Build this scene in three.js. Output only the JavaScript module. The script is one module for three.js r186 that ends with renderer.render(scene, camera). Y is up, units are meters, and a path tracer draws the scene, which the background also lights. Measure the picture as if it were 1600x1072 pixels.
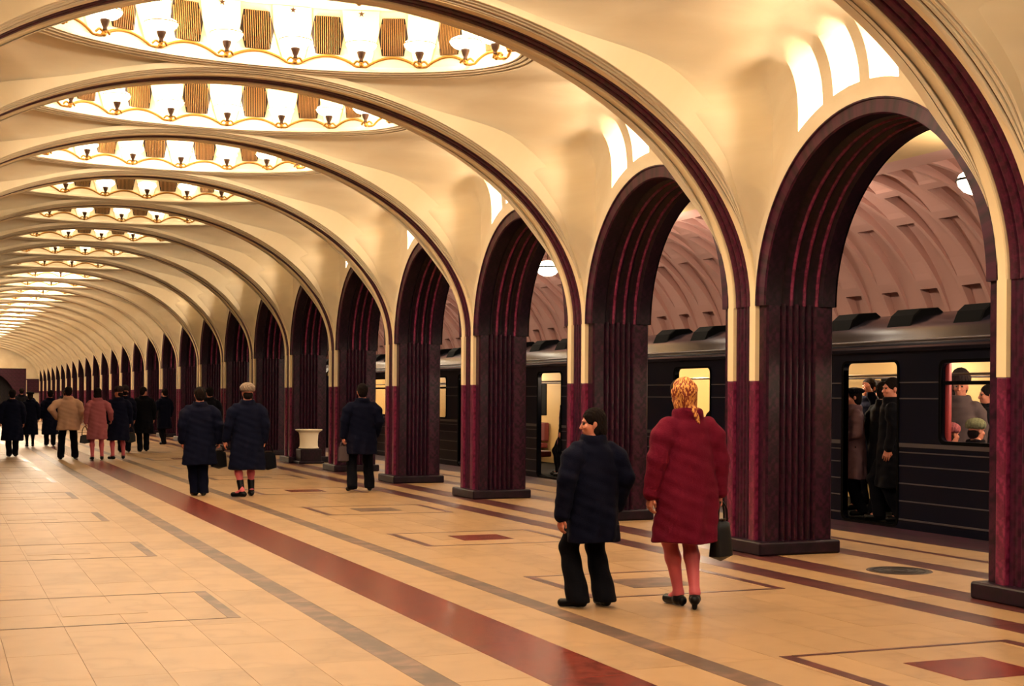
import * as THREE from 'three';
import { RectAreaLightUniformsLib } from 'three/addons/lights/RectAreaLightUniformsLib.js';
import { mergeGeometries, mergeVertices, toCreasedNormals } from 'three/addons/utils/BufferGeometryUtils.js';
import { RoundedBoxGeometry } from 'three/addons/geometries/RoundedBoxGeometry.js';

// ---------------------------------------------------------------- camera, light levels, exposure
const scene = new THREE.Scene();
scene.background = new THREE.Color(0x000000);
const CAM = new THREE.Vector3(-3.45, 1.6, 0);
const camera = new THREE.PerspectiveCamera(2 * Math.atan(536 / 2200) * 180 / Math.PI, 1600 / 1072, 0.1, 400);
camera.position.copy(CAM);
camera.rotation.set(0, -Math.atan(902.5 / 2200), 0.0071, 'YXZ');
camera.setViewOffset(1600, 1072, 0, -83.7, 1600, 1072);
const renderer = new THREE.WebGLRenderer({ antialias: true });
renderer.toneMapping = THREE.LinearToneMapping;
renderer.toneMappingExposure = 1.45;
renderer.shadowMap.enabled = true;
RectAreaLightUniformsLib.init();
const WARM = new THREE.Color().setRGB(1.0, 0.805, 0.60);      // colour of the hall lamps
const BOWL_LIGHT = 2.9, NICHE_LIGHT = 3.4, PLATFORM_LIGHT = 6.8, TRAIN_LIGHT = 5.2;
const BOWL_GLOW = 5.0;

// ---------------------------------------------------------------- helpers
const rng = s => () => { s |= 0; s = s + 0x6D2B79F5 | 0; let t = Math.imul(s ^ s >>> 15, 1 | s); t = t + Math.imul(t ^ t >>> 7, 61 | t) ^ t; return ((t ^ t >>> 14) >>> 0) / 4294967296; };
const R0 = rng(77);
const used = {};
const numbered = n => { const k = used[n] = (used[n] ?? -1) + 1; return k ? n + '_' + String(k).padStart(3, '0') : n; };
const ORD = ['zeroth', 'first', 'second', 'third', 'fourth', 'fifth', 'sixth', 'seventh', 'eighth', 'ninth', 'tenth', 'eleventh', 'twelfth', 'thirteenth', 'fourteenth', 'fifteenth', 'sixteenth', 'seventeenth', 'eighteenth', 'nineteenth', 'twentieth', 'twenty-first', 'twenty-second', 'twenty-third', 'twenty-fourth', 'twenty-fifth', 'twenty-sixth', 'twenty-seventh', 'twenty-eighth', 'twenty-ninth', 'thirtieth', 'thirty-first', 'thirty-second', 'thirty-third'];
const V = (x, y, z) => new THREE.Vector3(x, y, z);
const clamp = (x, a = 0, b = 1) => Math.min(b, Math.max(a, x));
const sstep = (a, b, x) => { const t = clamp((x - a) / (b - a)); return t * t * (3 - 2 * t); };
const lerp = (a, b, t) => a + (b - a) * t;
function setup(o) { o.traverse(m => { if (m.isMesh) { m.castShadow = true; m.receiveShadow = true; } }); return o; }
function tag(o, label, category, group, kind) { o.userData = { ...o.userData, ...(label && { label }), ...(category && { category }), ...(group && { group }), ...(kind && { kind }) }; return o; }
function thing(name, label, category, pos = [0, 0, 0], turn = 0, group) {
  const o = new THREE.Group(); o.name = numbered(name); o.position.set(...pos); o.rotation.y = turn; scene.add(o);
  return tag(o, label, category, group);
}
function part(parent, name, geo, mat, label) {
  const m = new THREE.Mesh(geo, mat); m.name = name; m.castShadow = m.receiveShadow = true; parent.add(m);
  if (label) m.userData.label = label; return m;
}
function structure(name, geo, mat, pos) {
  const m = geo ? new THREE.Mesh(geo, mat) : new THREE.Group(); m.name = numbered(name); m.userData.kind = 'structure';
  m.castShadow = m.receiveShadow = true; if (pos) m.position.set(...pos); scene.add(m); return m;
}
function copy(root, pos, turn, label, group) {
  const base = root.name.replace(/_\d{3}$/, ''); const c = root.clone(); c.name = numbered(base); c.userData = { ...root.userData }; scene.add(c);
  if (pos) c.position.set(...pos); if (turn !== undefined && turn !== null) c.rotation.y = turn; if (label) c.userData.label = label; if (group) c.userData.group = group; return c;
}
// a grid surface from f(i, j) -> [x, y, z, u, v]
function grid(nu, nv, f, flip = false) {
  const p = [], uv = [], ix = [];
  for (let j = 0; j <= nv; j++) for (let i = 0; i <= nu; i++) { const q = f(i, j); p.push(q[0], q[1], q[2]); uv.push(q[3] ?? i / nu, q[4] ?? j / nv); }
  for (let j = 0; j < nv; j++) for (let i = 0; i < nu; i++) { const a = j * (nu + 1) + i, b = a + 1, c = a + nu + 1, d = c + 1; flip ? ix.push(a, c, b, b, c, d) : ix.push(a, b, c, b, d, c); }
  const g = new THREE.BufferGeometry(); g.setAttribute('position', new THREE.Float32BufferAttribute(p, 3)); g.setAttribute('uv', new THREE.Float32BufferAttribute(uv, 2)); g.setIndex(ix); g.computeVertexNormals(); return g;
}
const crease = (g, a = 0.6) => toCreasedNormals(g, a);
const merge = a => mergeGeometries(a.map(g => { const q = g.index ? g.toNonIndexed() : g; for (const k of Object.keys(q.attributes)) if (!['position', 'normal', 'uv'].includes(k)) q.deleteAttribute(k); return q; }));
function box(w, h, d, x = 0, y = 0, z = 0, r = 0) {
  const g = r ? new RoundedBoxGeometry(w, h, d, 2, r) : new THREE.BoxGeometry(w, h, d); g.translate(x, y, z);
  const p = g.attributes.position, n = g.attributes.normal, uv = g.attributes.uv;
  for (let i = 0; i < p.count; i++) { const ax = Math.abs(n.getX(i)), ay = Math.abs(n.getY(i)), az = Math.abs(n.getZ(i)); if (ay >= ax && ay >= az) uv.setXY(i, p.getX(i), p.getZ(i)); else if (ax >= az) uv.setXY(i, p.getZ(i), p.getY(i)); else uv.setXY(i, p.getX(i), p.getY(i)); }
  return g;
}
function tube(pts, r, seg = 24, rad = 8, closed = false) { return new THREE.TubeGeometry(new THREE.CatmullRomCurve3(pts.map(p => p.isVector3 ? p : V(...p)), closed), seg, r, rad, closed); }
function lathe(pts, seg = 24) { return new THREE.LatheGeometry(pts.map(p => new THREE.Vector2(...p)), seg); }

// ---------------------------------------------------------------- textures and materials
function noise2(seed) {                                              // tiling value noise
  const r = rng(seed), N = 64, t = Float32Array.from({ length: N * N }, r);
  return (x, y, per) => { const xi = Math.floor(x), yi = Math.floor(y), fx = x - xi, fy = y - yi, s = a => a * a * (3 - 2 * a), w = (i, j) => t[((j % per + per) % per % N) * N + ((i % per + per) % per % N)];
    return lerp(lerp(w(xi, yi), w(xi + 1, yi), s(fx)), lerp(w(xi, yi + 1), w(xi + 1, yi + 1), s(fx)), s(fy)); };
}
function texture(size, srgb, f) {
  const d = new Uint8Array(size * size * 4);
  for (let y = 0; y < size; y++) for (let x = 0; x < size; x++) { const c = f(x / size, y / size), k = (y * size + x) * 4; for (let q = 0; q < 3; q++) d[k + q] = clamp(c[q]) * 255; d[k + 3] = 255; }
  const t = new THREE.DataTexture(d, size, size); t.wrapS = t.wrapT = THREE.RepeatWrapping; t.magFilter = THREE.LinearFilter; t.minFilter = THREE.LinearMipmapLinearFilter; t.generateMipmaps = true;
  if (srgb) t.colorSpace = THREE.SRGBColorSpace; t.needsUpdate = true; return t;
}
const n1 = noise2(5), n2 = noise2(9), n3 = noise2(23);
const fbm = (n, x, y, f, o = 4) => { let s = 0, a = 0.5, w = 0; for (let i = 0; i < o; i++) { s += a * n(x * f, y * f, f); w += a; a *= 0.5; f *= 2; } return s / w; };
const mottled = (c0, c1, f, k = 1, seed = n1) => texture(256, true, (x, y) => { const t = clamp((fbm(seed, x, y, f, 5) - 0.5) * 2.2 * k + 0.5); return [0, 1, 2].map(i => lerp(c0[i], c1[i], t)); });
const css = h => [(h >> 16 & 255) / 255, (h >> 8 & 255) / 255, (h & 255) / 255];
const marbleTex = texture(256, true, (x, y) => { const v = fbm(n1, x, y, 4, 5), w = Math.abs(fbm(n2, x + v * 0.08, y, 4, 5) - 0.5) * 2, t = clamp(0.62 + 0.5 * (v - 0.5) - 0.35 * Math.pow(1 - w, 7)); return [lerp(0.52, 0.64, t), lerp(0.405, 0.515, t), lerp(0.275, 0.365, t)]; });
const redTex = texture(256, true, (x, y) => { const v = fbm(n2, x, y, 8, 5), w = fbm(n3, x, y, 16, 4), t = clamp((v - 0.5) * 3 + 0.45 + (w - 0.5) * 1.2); return [lerp(0.30, 0.47, t), lerp(0.09, 0.18, t), lerp(0.07, 0.14, t)]; });
const greyTex = mottled(css(0x443024), css(0x6c5040), 8, 1.2);
const darkTex = mottled(css(0x1e0715), css(0x3e1229), 8, 1.2, n2);
const pinkTex = mottled(css(0x4c0f2a), css(0x782648), 8, 1.4, n3);
const bandTex = mottled(css(0x2c0818), css(0x4a142c), 8, 1.2, n2);
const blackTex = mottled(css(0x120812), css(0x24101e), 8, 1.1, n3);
const plasterTex = mottled(css(0xcfbf9f), css(0xdccfb2), 4, 0.8);
const weave = texture(128, false, (x, y) => { const v = 0.5 + 0.22 * Math.sin(x * 128 * Math.PI / 2) * Math.sin(y * 128 * Math.PI / 2) + 0.5 * (n3(x * 32, y * 32, 32) - 0.5); return [v, v, v]; });
const stone = o => new THREE.MeshPhysicalMaterial({ specularIntensity: 0.45, ...o });
const std = (o) => new THREE.MeshStandardMaterial(o);
const rep = (t, k, ox = 0, oy = 0, rot = 0) => { const c = t.clone(); c.repeat.set(k, k); c.offset.set(ox, oy); c.rotation = rot; c.needsUpdate = true; return c; };
const M = {
  plaster: std({ map: rep(plasterTex, 0.6), roughness: 0.85 }),
  steel: std({ color: 0xe3cfa6, roughness: 0.45, metalness: 0.0 }),
  cream: std({ color: 0xefe3c8, roughness: 0.7 }),
  dark: stone({ map: rep(darkTex, 3), roughness: 0.35 }),
  darkRib: stone({ map: rep(bandTex, 3), roughness: 0.4 }),
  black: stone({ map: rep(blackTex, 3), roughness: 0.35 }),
  jamb: stone({ map: rep(mottled(css(0x1a0a16), css(0x3a1628), 8, 1.2, n3), 3), roughness: 0.28 }),
  rose: std({ map: rep(pinkTex, 3.0), roughness: 0.3 }),
  grooveShade: std({ color: 0x6a4426, roughness: 0.9 }), drum: std({ color: 0xddcaa6, roughness: 0.7 }), slat: std({ color: 0x7a5628, roughness: 0.5, metalness: 0.3 }),  // first: brown that paints shadow lines into the moulding grooves
  gold: std({ color: 0x9a6a26, roughness: 0.4, metalness: 0.6 }),
  bronze: std({ color: 0x3a2415, roughness: 0.45, metalness: 0.6 }),
  grilleBack: std({ color: 0x1c1008, roughness: 0.9 }),
  bowl: std({ color: 0xfff6df, roughness: 0.4, emissive: new THREE.Color().setRGB(1, 0.86, 0.6), emissiveIntensity: BOWL_GLOW }),
  tubeGlow: std({ color: 0xffffff, emissive: new THREE.Color().setRGB(1, 0.8, 0.5), emissiveIntensity: 8 }),
  coffer: std({ color: 0xc0958c, roughness: 0.9 }),
  crown: std({ map: rep(plasterTex, 0.6), color: 0xe8d4b4, roughness: 0.85 }),
  joint: std({ color: 0x7a5c3c, roughness: 0.9 }),
  iron: std({ color: 0x1d120e, roughness: 0.5, metalness: 0.5 }),
};
const floorMat = (t, k, n, rough) => Array.from({ length: n }, (_, i) => { const s = [1, 0.94, 1.03, 0.97][i % 4]; return std({ map: rep(t, k, i * 0.37, i * 0.61, i * 1.3), color: new THREE.Color().setRGB(s, s * 0.995, s * 0.985), roughness: rough }); });
M.marble = floorMat(marbleTex, 0.7, 4, 0.5); M.red = floorMat(redTex, 2.2, 3, 0.26); M.grey = floorMat(greyTex, 0.9, 3, 0.5); M.edge = floorMat(darkTex, 0.9, 2, 0.4); M.maroon = floorMat(mottled(css(0x3c1a1e), css(0x5a2c2a), 8, 1.2), 0.9, 2, 0.35);

// ---------------------------------------------------------------- the hall's measures
const L = 4.095, PIER0 = -12.71, HW = 4.35, SPR = 2.55, TOP = 5.35, DEPTH = 0.85;
const pierZ = k => PIER0 - L * k, bayZ = k => PIER0 - L * (k - 0.5);
const K0 = -4, K1 = 26;                                               // bays; pier k closes bay k
const RA = 2.62, RB = 1.48, RY = 5.42, RO = 0.18;                      // the oval eye of a bay: inner half axes, height, moulding width
const ZR = L / 2 - 0.27;                                              // where the rib starts
function loft(z, s) {                                                 // half vault of a bay: a barrel with an arched lunette over the arcade; z along the hall, s from wall to crown
  const ye = SPR + Math.sqrt(Math.max(0, ZR * ZR - z * z)), q = 1 - z * z / ((RB + RO) ** 2), xr = q > 0 ? (RA + RO) * Math.sqrt(q) : 0, p0 = Math.asin(clamp((ye - SPR) / (RY - SPR))), p = lerp(p0, Math.PI / 2, s);
  const y = SPR + (RY - SPR) * Math.sin(p), xb = xr + (HW - xr) * Math.cos(p), az = Math.abs(z);
  const yl = clamp((y - 4.33) / (RY - 4.33)), x0 = Math.min(xr, RA + RO), xl = x0 + (HW - x0) * Math.pow(1 - Math.pow(yl, 2.7), 1 / 2.7);
  const edge = LUN * Math.sqrt(Math.max(0, 1 - Math.max(0, (y - 4.55) / 0.75) ** 2)), side = sstep(1, 0, (az - edge) / lerp(0.13, 0.62, sstep(4.4, 4.95, y)));
  const wall = 1 - sstep(0.0, lerp(0.6, 0.16, sstep(1.3, 1.72, az)), Math.hypot(z, y - SPR) - ZR), w = Math.max(side, wall);
  return [xb + (Math.max(xl, xb) - xb) * w, y, z];
}
const LUN = 1.48;
function loftN(z, s) {                                                // its normal, into the hall
  const e = 1e-3, a = loft(z, Math.max(0, s - e)), b = loft(z, Math.min(1, s + e)), zc = clamp(z, -ZR + 2e-3, ZR - 2e-3), c = loft(zc - e, s), d = loft(zc + e, s);
  const n = V(b[0] - a[0], b[1] - a[1], 0).cross(V(d[0] - c[0], d[1] - c[1], 2 * e)); n.normalize(); if (n.x > 0 && n.y > 0 || n.x > 0.3 || (n.y > 0)) n.negate(); return n;
}

// ---------------------------------------------------------------- floor
const floor = structure('floor', box(24, 0.2, 150, 0, -0.12, -58), M.joint);
{
  const cache = {}, count = {}, far = {};
  function tile(name, x0, x1, z0, z1, mats, y = 0) {
    const w = x1 - x0 - 0.0025, d = z1 - z0 - 0.0025, mi = Math.floor(R0() * mats.length), key = w.toFixed(3) + '_' + d.toFixed(3);
    const g = cache[key] ??= box(w, 0.02, d, 0, -0.01, 0);
    const near = (z0 + z1) / 2 > -21 && (count[name] ?? 0) < 295, jitter = y + (R0() - 0.5) * 0.0006, p = [(x0 + x1) / 2, jitter, (z0 + z1) / 2];
    if (near) { const m = part(floor, name, g, mats[mi]); m.position.set(...p); count[name] = (count[name] ?? 0) + 1; }
    else (far[name] ??= {})[key + '|' + mi] ??= { g, m: mats[mi], at: [] }, far[name][key + '|' + mi].at.push(p);
  }
  const seen = (x0, z) => z < -5.2 && z > -121 && x0 > -4.4;
  const lanes = [[-0.275, 0.275, 'red', 1.2, 1], [0.275, 0.746, 'marble', 0.819, 1], [-0.746, -0.275, 'marble', 0.819, 1], [0.746, 0.934, 'grey', 1.365, 1], [-0.934, -0.746, 'grey', 1.365, 1],
    [0.934, 3.46, 'marble', 0.819, 6], [-3.46, -0.934, 'marble', 0.819, 6], [3.46, 3.76, 'maroon', 1.365, 1], [-3.76, -3.46, 'maroon', 1.365, 1], [3.76, 4.12, 'marble', 1.365, 1], [-4.4, -3.76, 'marble', 1.365, 1],
    [4.12, 4.5, 'maroon', 1.365, 1], [4.5, 5.25, 'marble', 1.365, 1], [5.25, 5.56, 'maroon', 1.365, 1], [5.56, 6.1, 'marble', 1.365, 1], [6.1, 6.22, 'maroon', 1.365, 1], [6.22, 6.75, 'marble', 1.365, 1], [6.75, 7.62, 'edge', 1.365, 2]];
  const nm = { red: 'red_marble_band', marble: 'marble_slab', grey: 'grey_marble_strip', maroon: 'maroon_marble_strip', edge: 'platform_edge_slab' };
  for (const [x0, x1, m, len, nx] of lanes) for (let z = bayZ(-2), i = 0; z > -121; z -= len, i++) for (let q = 0; q < nx; q++) {
    const a = lerp(x0, x1, q / nx), b = lerp(x0, x1, (q + 1) / nx); if (!seen(a, z)) continue;
    if (z < -70 && m === 'marble' && i % 1) continue;
    tile(nm[m], a, b, z - len, z, M[m]);
  }
  // inlaid frames of the two walking lanes, one to a bay
  const bar = {};
  function inlay(name, x0, x1, z0, z1, mats) { tile(name, x0, x1, z0, z1, mats, 0.0022); }
  for (let k = -2; k <= 24; k++) for (const s of [-1, 1]) {
    const zc = -10.81 - L * k, xc = s * 2.294, c = ((k + 40) % 2 ? M.red : M.grey), fl = s > 0 ? M.maroon : M.grey; if (zc > -5) continue;
    inlay('inlay_bar', xc - 0.893, xc - 0.80, zc - 0.725, zc + 0.725, s > 0 ? fl : M.maroon); inlay('inlay_bar', xc + 0.80, xc + 0.893, zc - 0.725, zc + 0.725, fl);
    const w = s > 0 ? 0.045 : 0.022;
    inlay('inlay_bar', xc - 0.80, xc + 0.80, zc + 0.725 - w, zc + 0.725, fl); inlay('inlay_bar', xc - 0.80, xc + 0.80, zc - 0.725, zc - 0.725 + w, fl);
    if (s > 0) inlay('inlay_square', xc - 0.30, xc + 0.30, zc - 0.28, zc + 0.28, c); else { inlay('inlay_square', xc - 0.30, xc + 0.30, zc - 0.28, zc + 0.28, M.marble); }
  }
  for (const [name, sets] of Object.entries(far)) {                  // beyond the slabs that can be picked apart: one field of each stone
    const parts = {}; for (const s of Object.values(sets)) { const id = M.red.concat(M.marble, M.grey, M.maroon, M.edge).indexOf(s.m); (parts[id] ??= { m: s.m, at: [] }); for (const p of s.at) parts[id].at.push([s.g, p]); }
    for (const q of Object.values(parts)) { const g = mergeGeometries(q.at.map(([g, p]) => g.clone().translate(...p))); const m = part(floor, name + '_field', g, q.m); m.userData.kind = 'stuff'; }
  }
}
structure('trackbed', box(6, 0.2, 150, 10.6, -1.4, -58), M.iron);
structure('platform_face', box(0.2, 1.2, 150, 7.53, -0.63, -58), M.black);

// ---------------------------------------------------------------- vault of one bay, with its lit slots over the arcade
const SLOTS = [-0.82, -0.24, 0.32, 0.86].map((c, i) => [c - 0.205, c + 0.205]);
const bandTop = z => SPR + Math.sqrt(Math.max(0, 1.95 ** 2 - z * z));
function sOfBand(z) { const f = y => Math.asin(clamp((y - SPR) / (RY - SPR))), p0 = f(SPR + Math.sqrt(Math.max(0, ZR * ZR - z * z))); return (f(bandTop(z)) - p0) / (Math.PI / 2 - p0); }
function vaultGeometry(side) {
  const zs = new Set(); const N = 50; for (let i = 0; i <= 6; i++) { const e = LUN + 0.13 * i / 6; zs.add(+e.toFixed(5)); zs.add(-(+e.toFixed(5))); } for (let i = 0; i <= N; i++) zs.add(+(ZR * Math.sin((i / N - 0.5) * Math.PI)).toFixed(5));
  for (let i = 0; i <= 10; i++) { const e = (RB + RO) * Math.sin((i / 10) * Math.PI / 2); zs.add(+e.toFixed(5)); zs.add(-(+e.toFixed(5))); }
  for (const [a, b] of SLOTS) for (let i = 0; i <= 4; i++) zs.add(+lerp(a, b, i / 4).toFixed(5));
  let Z = [...zs].sort((a, b) => a - b); Z = Z.filter((z, i) => i === 0 || z - Z[i - 1] > 0.004 || SLOTS.flat().some(e => Math.abs(e - z) < 1e-4));
  const SR = [0, 0.34, 0.67, 1]; for (let i = 1; i <= 46; i++) SR.push(1 + i / 46);         // rows: 0..1 the plain band, 1..2 from band to crown
  const sOf = (z, r) => { const b = sOfBand(z); return r <= 1 ? b * r : b + (1 - b) * (r - 1); };
  const slotAt = z => SLOTS.find(([a, b]) => z > a && z < b);
  const depth = (z, r, sl) => { if (!sl || r < 1) return 0; const u = (z - (sl[0] + sl[1]) / 2) / 0.205, top = 1.46 - 0.12 * u * u; return 0.34 * (1 - sstep(1.10, top, r)); };
  const P = [], UV = [], push = (z, r, sl) => { const s = sOf(z, r), q = loft(z, s), d = depth(z, r, sl); P.push(side * (q[0] + d), q[1] + d * 0.25, q[2]); UV.push(z, s * 4); };
  const quad = (a, b, c, d) => { for (const k of side > 0 ? [a, b, c, b, d, c] : [a, c, b, b, c, d]) push(...k); };
  for (let j = 0; j + 1 < SR.length; j++) for (let i = 0; i + 1 < Z.length; i++) {
    const zm = (Z[i] + Z[i + 1]) / 2, sl = SR[j] >= 1 ? slotAt(zm) : null, r0 = SR[j], r1 = SR[j + 1];
    quad([Z[i], r0, sl], [Z[i + 1], r0, sl], [Z[i], r1, sl], [Z[i + 1], r1, sl]);
    if (sl && i && !slotAt((Z[i - 1] + Z[i]) / 2)) quad([Z[i], r0, null], [Z[i], r0, sl], [Z[i], r1, null], [Z[i], r1, sl]);
    if (sl && !slotAt((Z[i + 1] + Z[i + 2]) / 2)) quad([Z[i + 1], r0, sl], [Z[i + 1], r0, null], [Z[i + 1], r1, sl], [Z[i + 1], r1, null]);
    if (sl && r0 === 1) quad([Z[i], 1, null], [Z[i + 1], 1, null], [Z[i], 1, sl], [Z[i + 1], 1, sl]);
  }
  const g = new THREE.BufferGeometry(); g.setAttribute('position', new THREE.Float32BufferAttribute(P, 3)); g.setAttribute('uv', new THREE.Float32BufferAttribute(UV, 2));
  return crease(g, 0.55);
}
const vaultG = { 1: vaultGeometry(1), [-1]: vaultGeometry(-1) };
for (let k = K0; k <= K1; k++) {
  const v = structure('ceiling_vault', null, null, [0, 0, bayZ(k)]);
  part(v, 'vault_shell', vaultG[1], M.plaster); part(v, 'vault_shell', vaultG[-1], M.plaster);
}
// lamps hidden in the slots, just behind the plaster band
{
  const tubeG = new THREE.CapsuleGeometry(0.016, 0.30, 4, 10).rotateX(Math.PI / 2), capG = new THREE.CylinderGeometry(0.022, 0.022, 0.03, 10).rotateX(Math.PI / 2);
  for (let k = -2; k <= 14; k++) SLOTS.forEach(([a, b], i) => {
    const zc = (a + b) / 2, y = bandTop(zc) + 0.05, t = thing('niche_lamp', `thin tube lamp at the foot of niche ${ORD[i + 1]} above arch ${ORD[k + 5]}`, 'lamp', [HW + 0.17, y, bayZ(k) + zc], 0, 'tube lamps in the niches above the arches');
    part(t, 'tube', tubeG, k < 0 ? M.cream : M.tubeGlow); for (const s of [-1, 1]) part(t, 'end_cap', capG, M.bronze).position.set(0, 0, s * 0.175);
    if (k >= 0 && k <= 8) { const l = new THREE.PointLight(WARM, NICHE_LIGHT, 0, 2); l.position.set(HW + 0.17, y + 0.01, bayZ(k) + zc); l.shadow.radius = 2; l.castShadow = true; scene.add(l); }
  });
}

// ---------------------------------------------------------------- transverse ribs
const ell = p => [HW * Math.cos(p), SPR + (TOP - SPR) * Math.sin(p)];
function ribSweep(profile) {                                          // profile: [z, outward]
  const n = 72;
  return crease(grid(profile.length - 1, n, (i, j) => {
    const p = Math.PI * j / n, [x, y] = ell(p), q = V((TOP - SPR) * Math.cos(p), HW * Math.sin(p), 0).normalize(), [z, r] = profile[i];
    return [x + q.x * r, y + q.y * r, z, z, p * 4];
  }, true), 0.5);
}
function mouldings(sgn, grooves) {                                    // stepped bands where vault meets rib; grooves coloured dark to paint in their shade
  const B = 0.034, G = 0.014, n = 44, out = [];
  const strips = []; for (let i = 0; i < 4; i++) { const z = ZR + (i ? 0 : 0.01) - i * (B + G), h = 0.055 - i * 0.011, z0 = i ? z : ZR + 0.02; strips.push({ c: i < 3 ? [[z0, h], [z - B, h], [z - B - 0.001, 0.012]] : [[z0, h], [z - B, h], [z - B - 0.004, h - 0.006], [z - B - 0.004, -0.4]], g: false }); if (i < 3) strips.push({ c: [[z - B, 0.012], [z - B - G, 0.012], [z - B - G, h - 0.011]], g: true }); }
  for (const sx of [-1, 1]) for (const st of strips) if (st.g === grooves) out.push(crease(grid(st.c.length - 1, n, (i, j) => {
    const s = lerp(0.13, 1, j / n), p = s * Math.PI / 2, q = [HW * Math.cos(p), SPR + (RY - SPR) * Math.sin(p)], nn = V((SPR - RY) * Math.cos(p), -HW * Math.sin(p), 0).normalize(), d = st.c[i][1] < 0 ? -Math.min(0.34, (HW - q[0]) * 1.05 + 0.01) * (0.12 + 0.88 * sstep(5.2, 4.5, q[1])) : 0.004 + sstep(3.25, 3.95, q[1]) * st.c[i][1];
    const zz = ZR + (st.c[i][0] - ZR) * sstep(3.05, 3.95, q[1]); return [sx * (q[0] + nn.x * d), q[1] + nn.y * d, sgn * (zz - L / 2), zz, s * 4];
  }, sx * sgn > 0), 0.4));
  return merge(out);
}
const rib0 = thing('transverse_rib', 'x', 'rib');
{
  const sL = [[0.27, 0.13], [0.27, 0.01], [0.26, 0], [0.17, 0], [0.16, 0.01], [0.16, 0.06]];
  part(rib0, 'pale_band', ribSweep(sL.map(([z, r]) => [z, r])), M.steel); part(rib0, 'pale_band', ribSweep(sL.map(([z, r]) => [-z, r]).reverse()), M.steel);
  const prof = []; for (let i = 0; i <= 24; i++) { const z = -0.162 + 0.324 * i / 24; const f = Math.abs(((i / 24) * 3) % 1 - 0.5) * 2; prof.push([z, 0.02 + 0.03 * (f > 0.7 ? (f - 0.7) * 3.3 : 0)]); }
  part(rib0, 'dark_band', ribSweep(prof.reverse()), M.darkRib, 'fluted dark red band');
  for (const q of [1, -1]) { part(rib0, 'stepped_moulding', mouldings(q, false), M.plaster); part(rib0, 'moulding_groove_shade', mouldings(q, true), M.grooveShade); }
}
const ribs = [];
for (let k = K0 - 1; k <= K1; k++) {
  const lab = `pale arched rib with dark red centre band, ${ORD[k + 6]} across the hall from its near end`;
  ribs.push(k === K0 - 1 ? (rib0.position.z = pierZ(k), rib0.userData.label = lab, rib0.userData.group = 'arched ribs across the ceiling', rib0) : copy(rib0, [0, 0, pierZ(k)], 0, lab));
}

// ---------------------------------------------------------------- piers
function jambOutline() {                                              // plan of the pier: x into the arcade, z along the hall
  const zt = 0.42, o = [[0.05, -0.285], [0.05, -zt + 0.02], [0.07, -zt]];
  const edge = [[0.20, 0]]; const n = 6; for (let i = 0; i < n; i++) { const x0 = 0.20 + 0.46 * i / n, w = 0.46 / n; edge.push([x0 + 0.012, 0.028], [x0 + w * 0.30, 0.034], [x0 + w * 0.5, 0.010], [x0 + w * 0.68, 0.0], [x0 + w * 0.9, 0.0]); }
  edge.push([0.66, 0]);
  for (const [x, d] of edge) o.push([x, -zt + d]);
  o.push([DEPTH - 0.02, -zt], [DEPTH, -zt + 0.02]);
  const b = o.slice().reverse().map(([x, z]) => [x, -z]); return o.concat(b);
}
const extrudeY = (outline, y0, y1) => { const s = new THREE.Shape(outline.map(([x, z]) => new THREE.Vector2(x, -z))); const g = new THREE.ExtrudeGeometry(s, { depth: y1 - y0, bevelEnabled: false, steps: 1 }); g.rotateX(-Math.PI / 2); g.translate(0, y0, 0); return crease(g, 0.5); };
const pier0 = thing('pier', 'x', 'pier');
{
  const pl = []; const w = 0.49; pl.push(box(DEPTH + 0.13, 0.14, 2 * w, DEPTH / 2 - 0.0, 0.07, 0, 0.025));
  part(pier0, 'plinth', merge(pl), M.black);
  part(pier0, 'fluted_shaft', extrudeY(jambOutline(), 0.13, SPR + 0.02), M.jamb, 'black corrugated sides facing the archways');
  for (const s of [-1, 1]) {
    part(pier0, 'pilaster_strip', box(0.09, 1.65, 0.11, 0.045, 0.13 + 0.825, s * 0.215, 0.012), M.rose, 'polished rose red stone');
    part(pier0, 'pale_strip', box(0.09, SPR - 1.78, 0.11, 0.045, (SPR + 1.78) / 2, s * 0.215), M.steel, 'pale upper strip');
  }
  const prof = []; for (let i = 0; i <= 24; i++) { const z = -0.162 + 0.324 * i / 24, f = Math.abs(((i / 24) * 5) % 1 - 0.5) * 2; prof.push([0.035 + 0.02 * (f > 0.6 ? (f - 0.6) * 2.5 : 0), z]); }
  prof.push([0.09, 0.162], [0.09, -0.162]);
  part(pier0, 'fluted_centre', extrudeY(prof.reverse(), 0.13, SPR + 0.005), M.dark, 'fluted dark red centre strip');
}
for (let k = K0 - 1; k <= K1; k++) {
  const lab = `dark fluted pier with rose red and pale strips, ${ORD[k + 6]} from the near end`;
  if (k === K0 - 1) { pier0.position.set(HW, 0, pierZ(k)); pier0.userData.label = lab; pier0.userData.group = 'piers of the arcade'; } else copy(pier0, [HW, 0, pierZ(k)], 0, lab);
}

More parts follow.
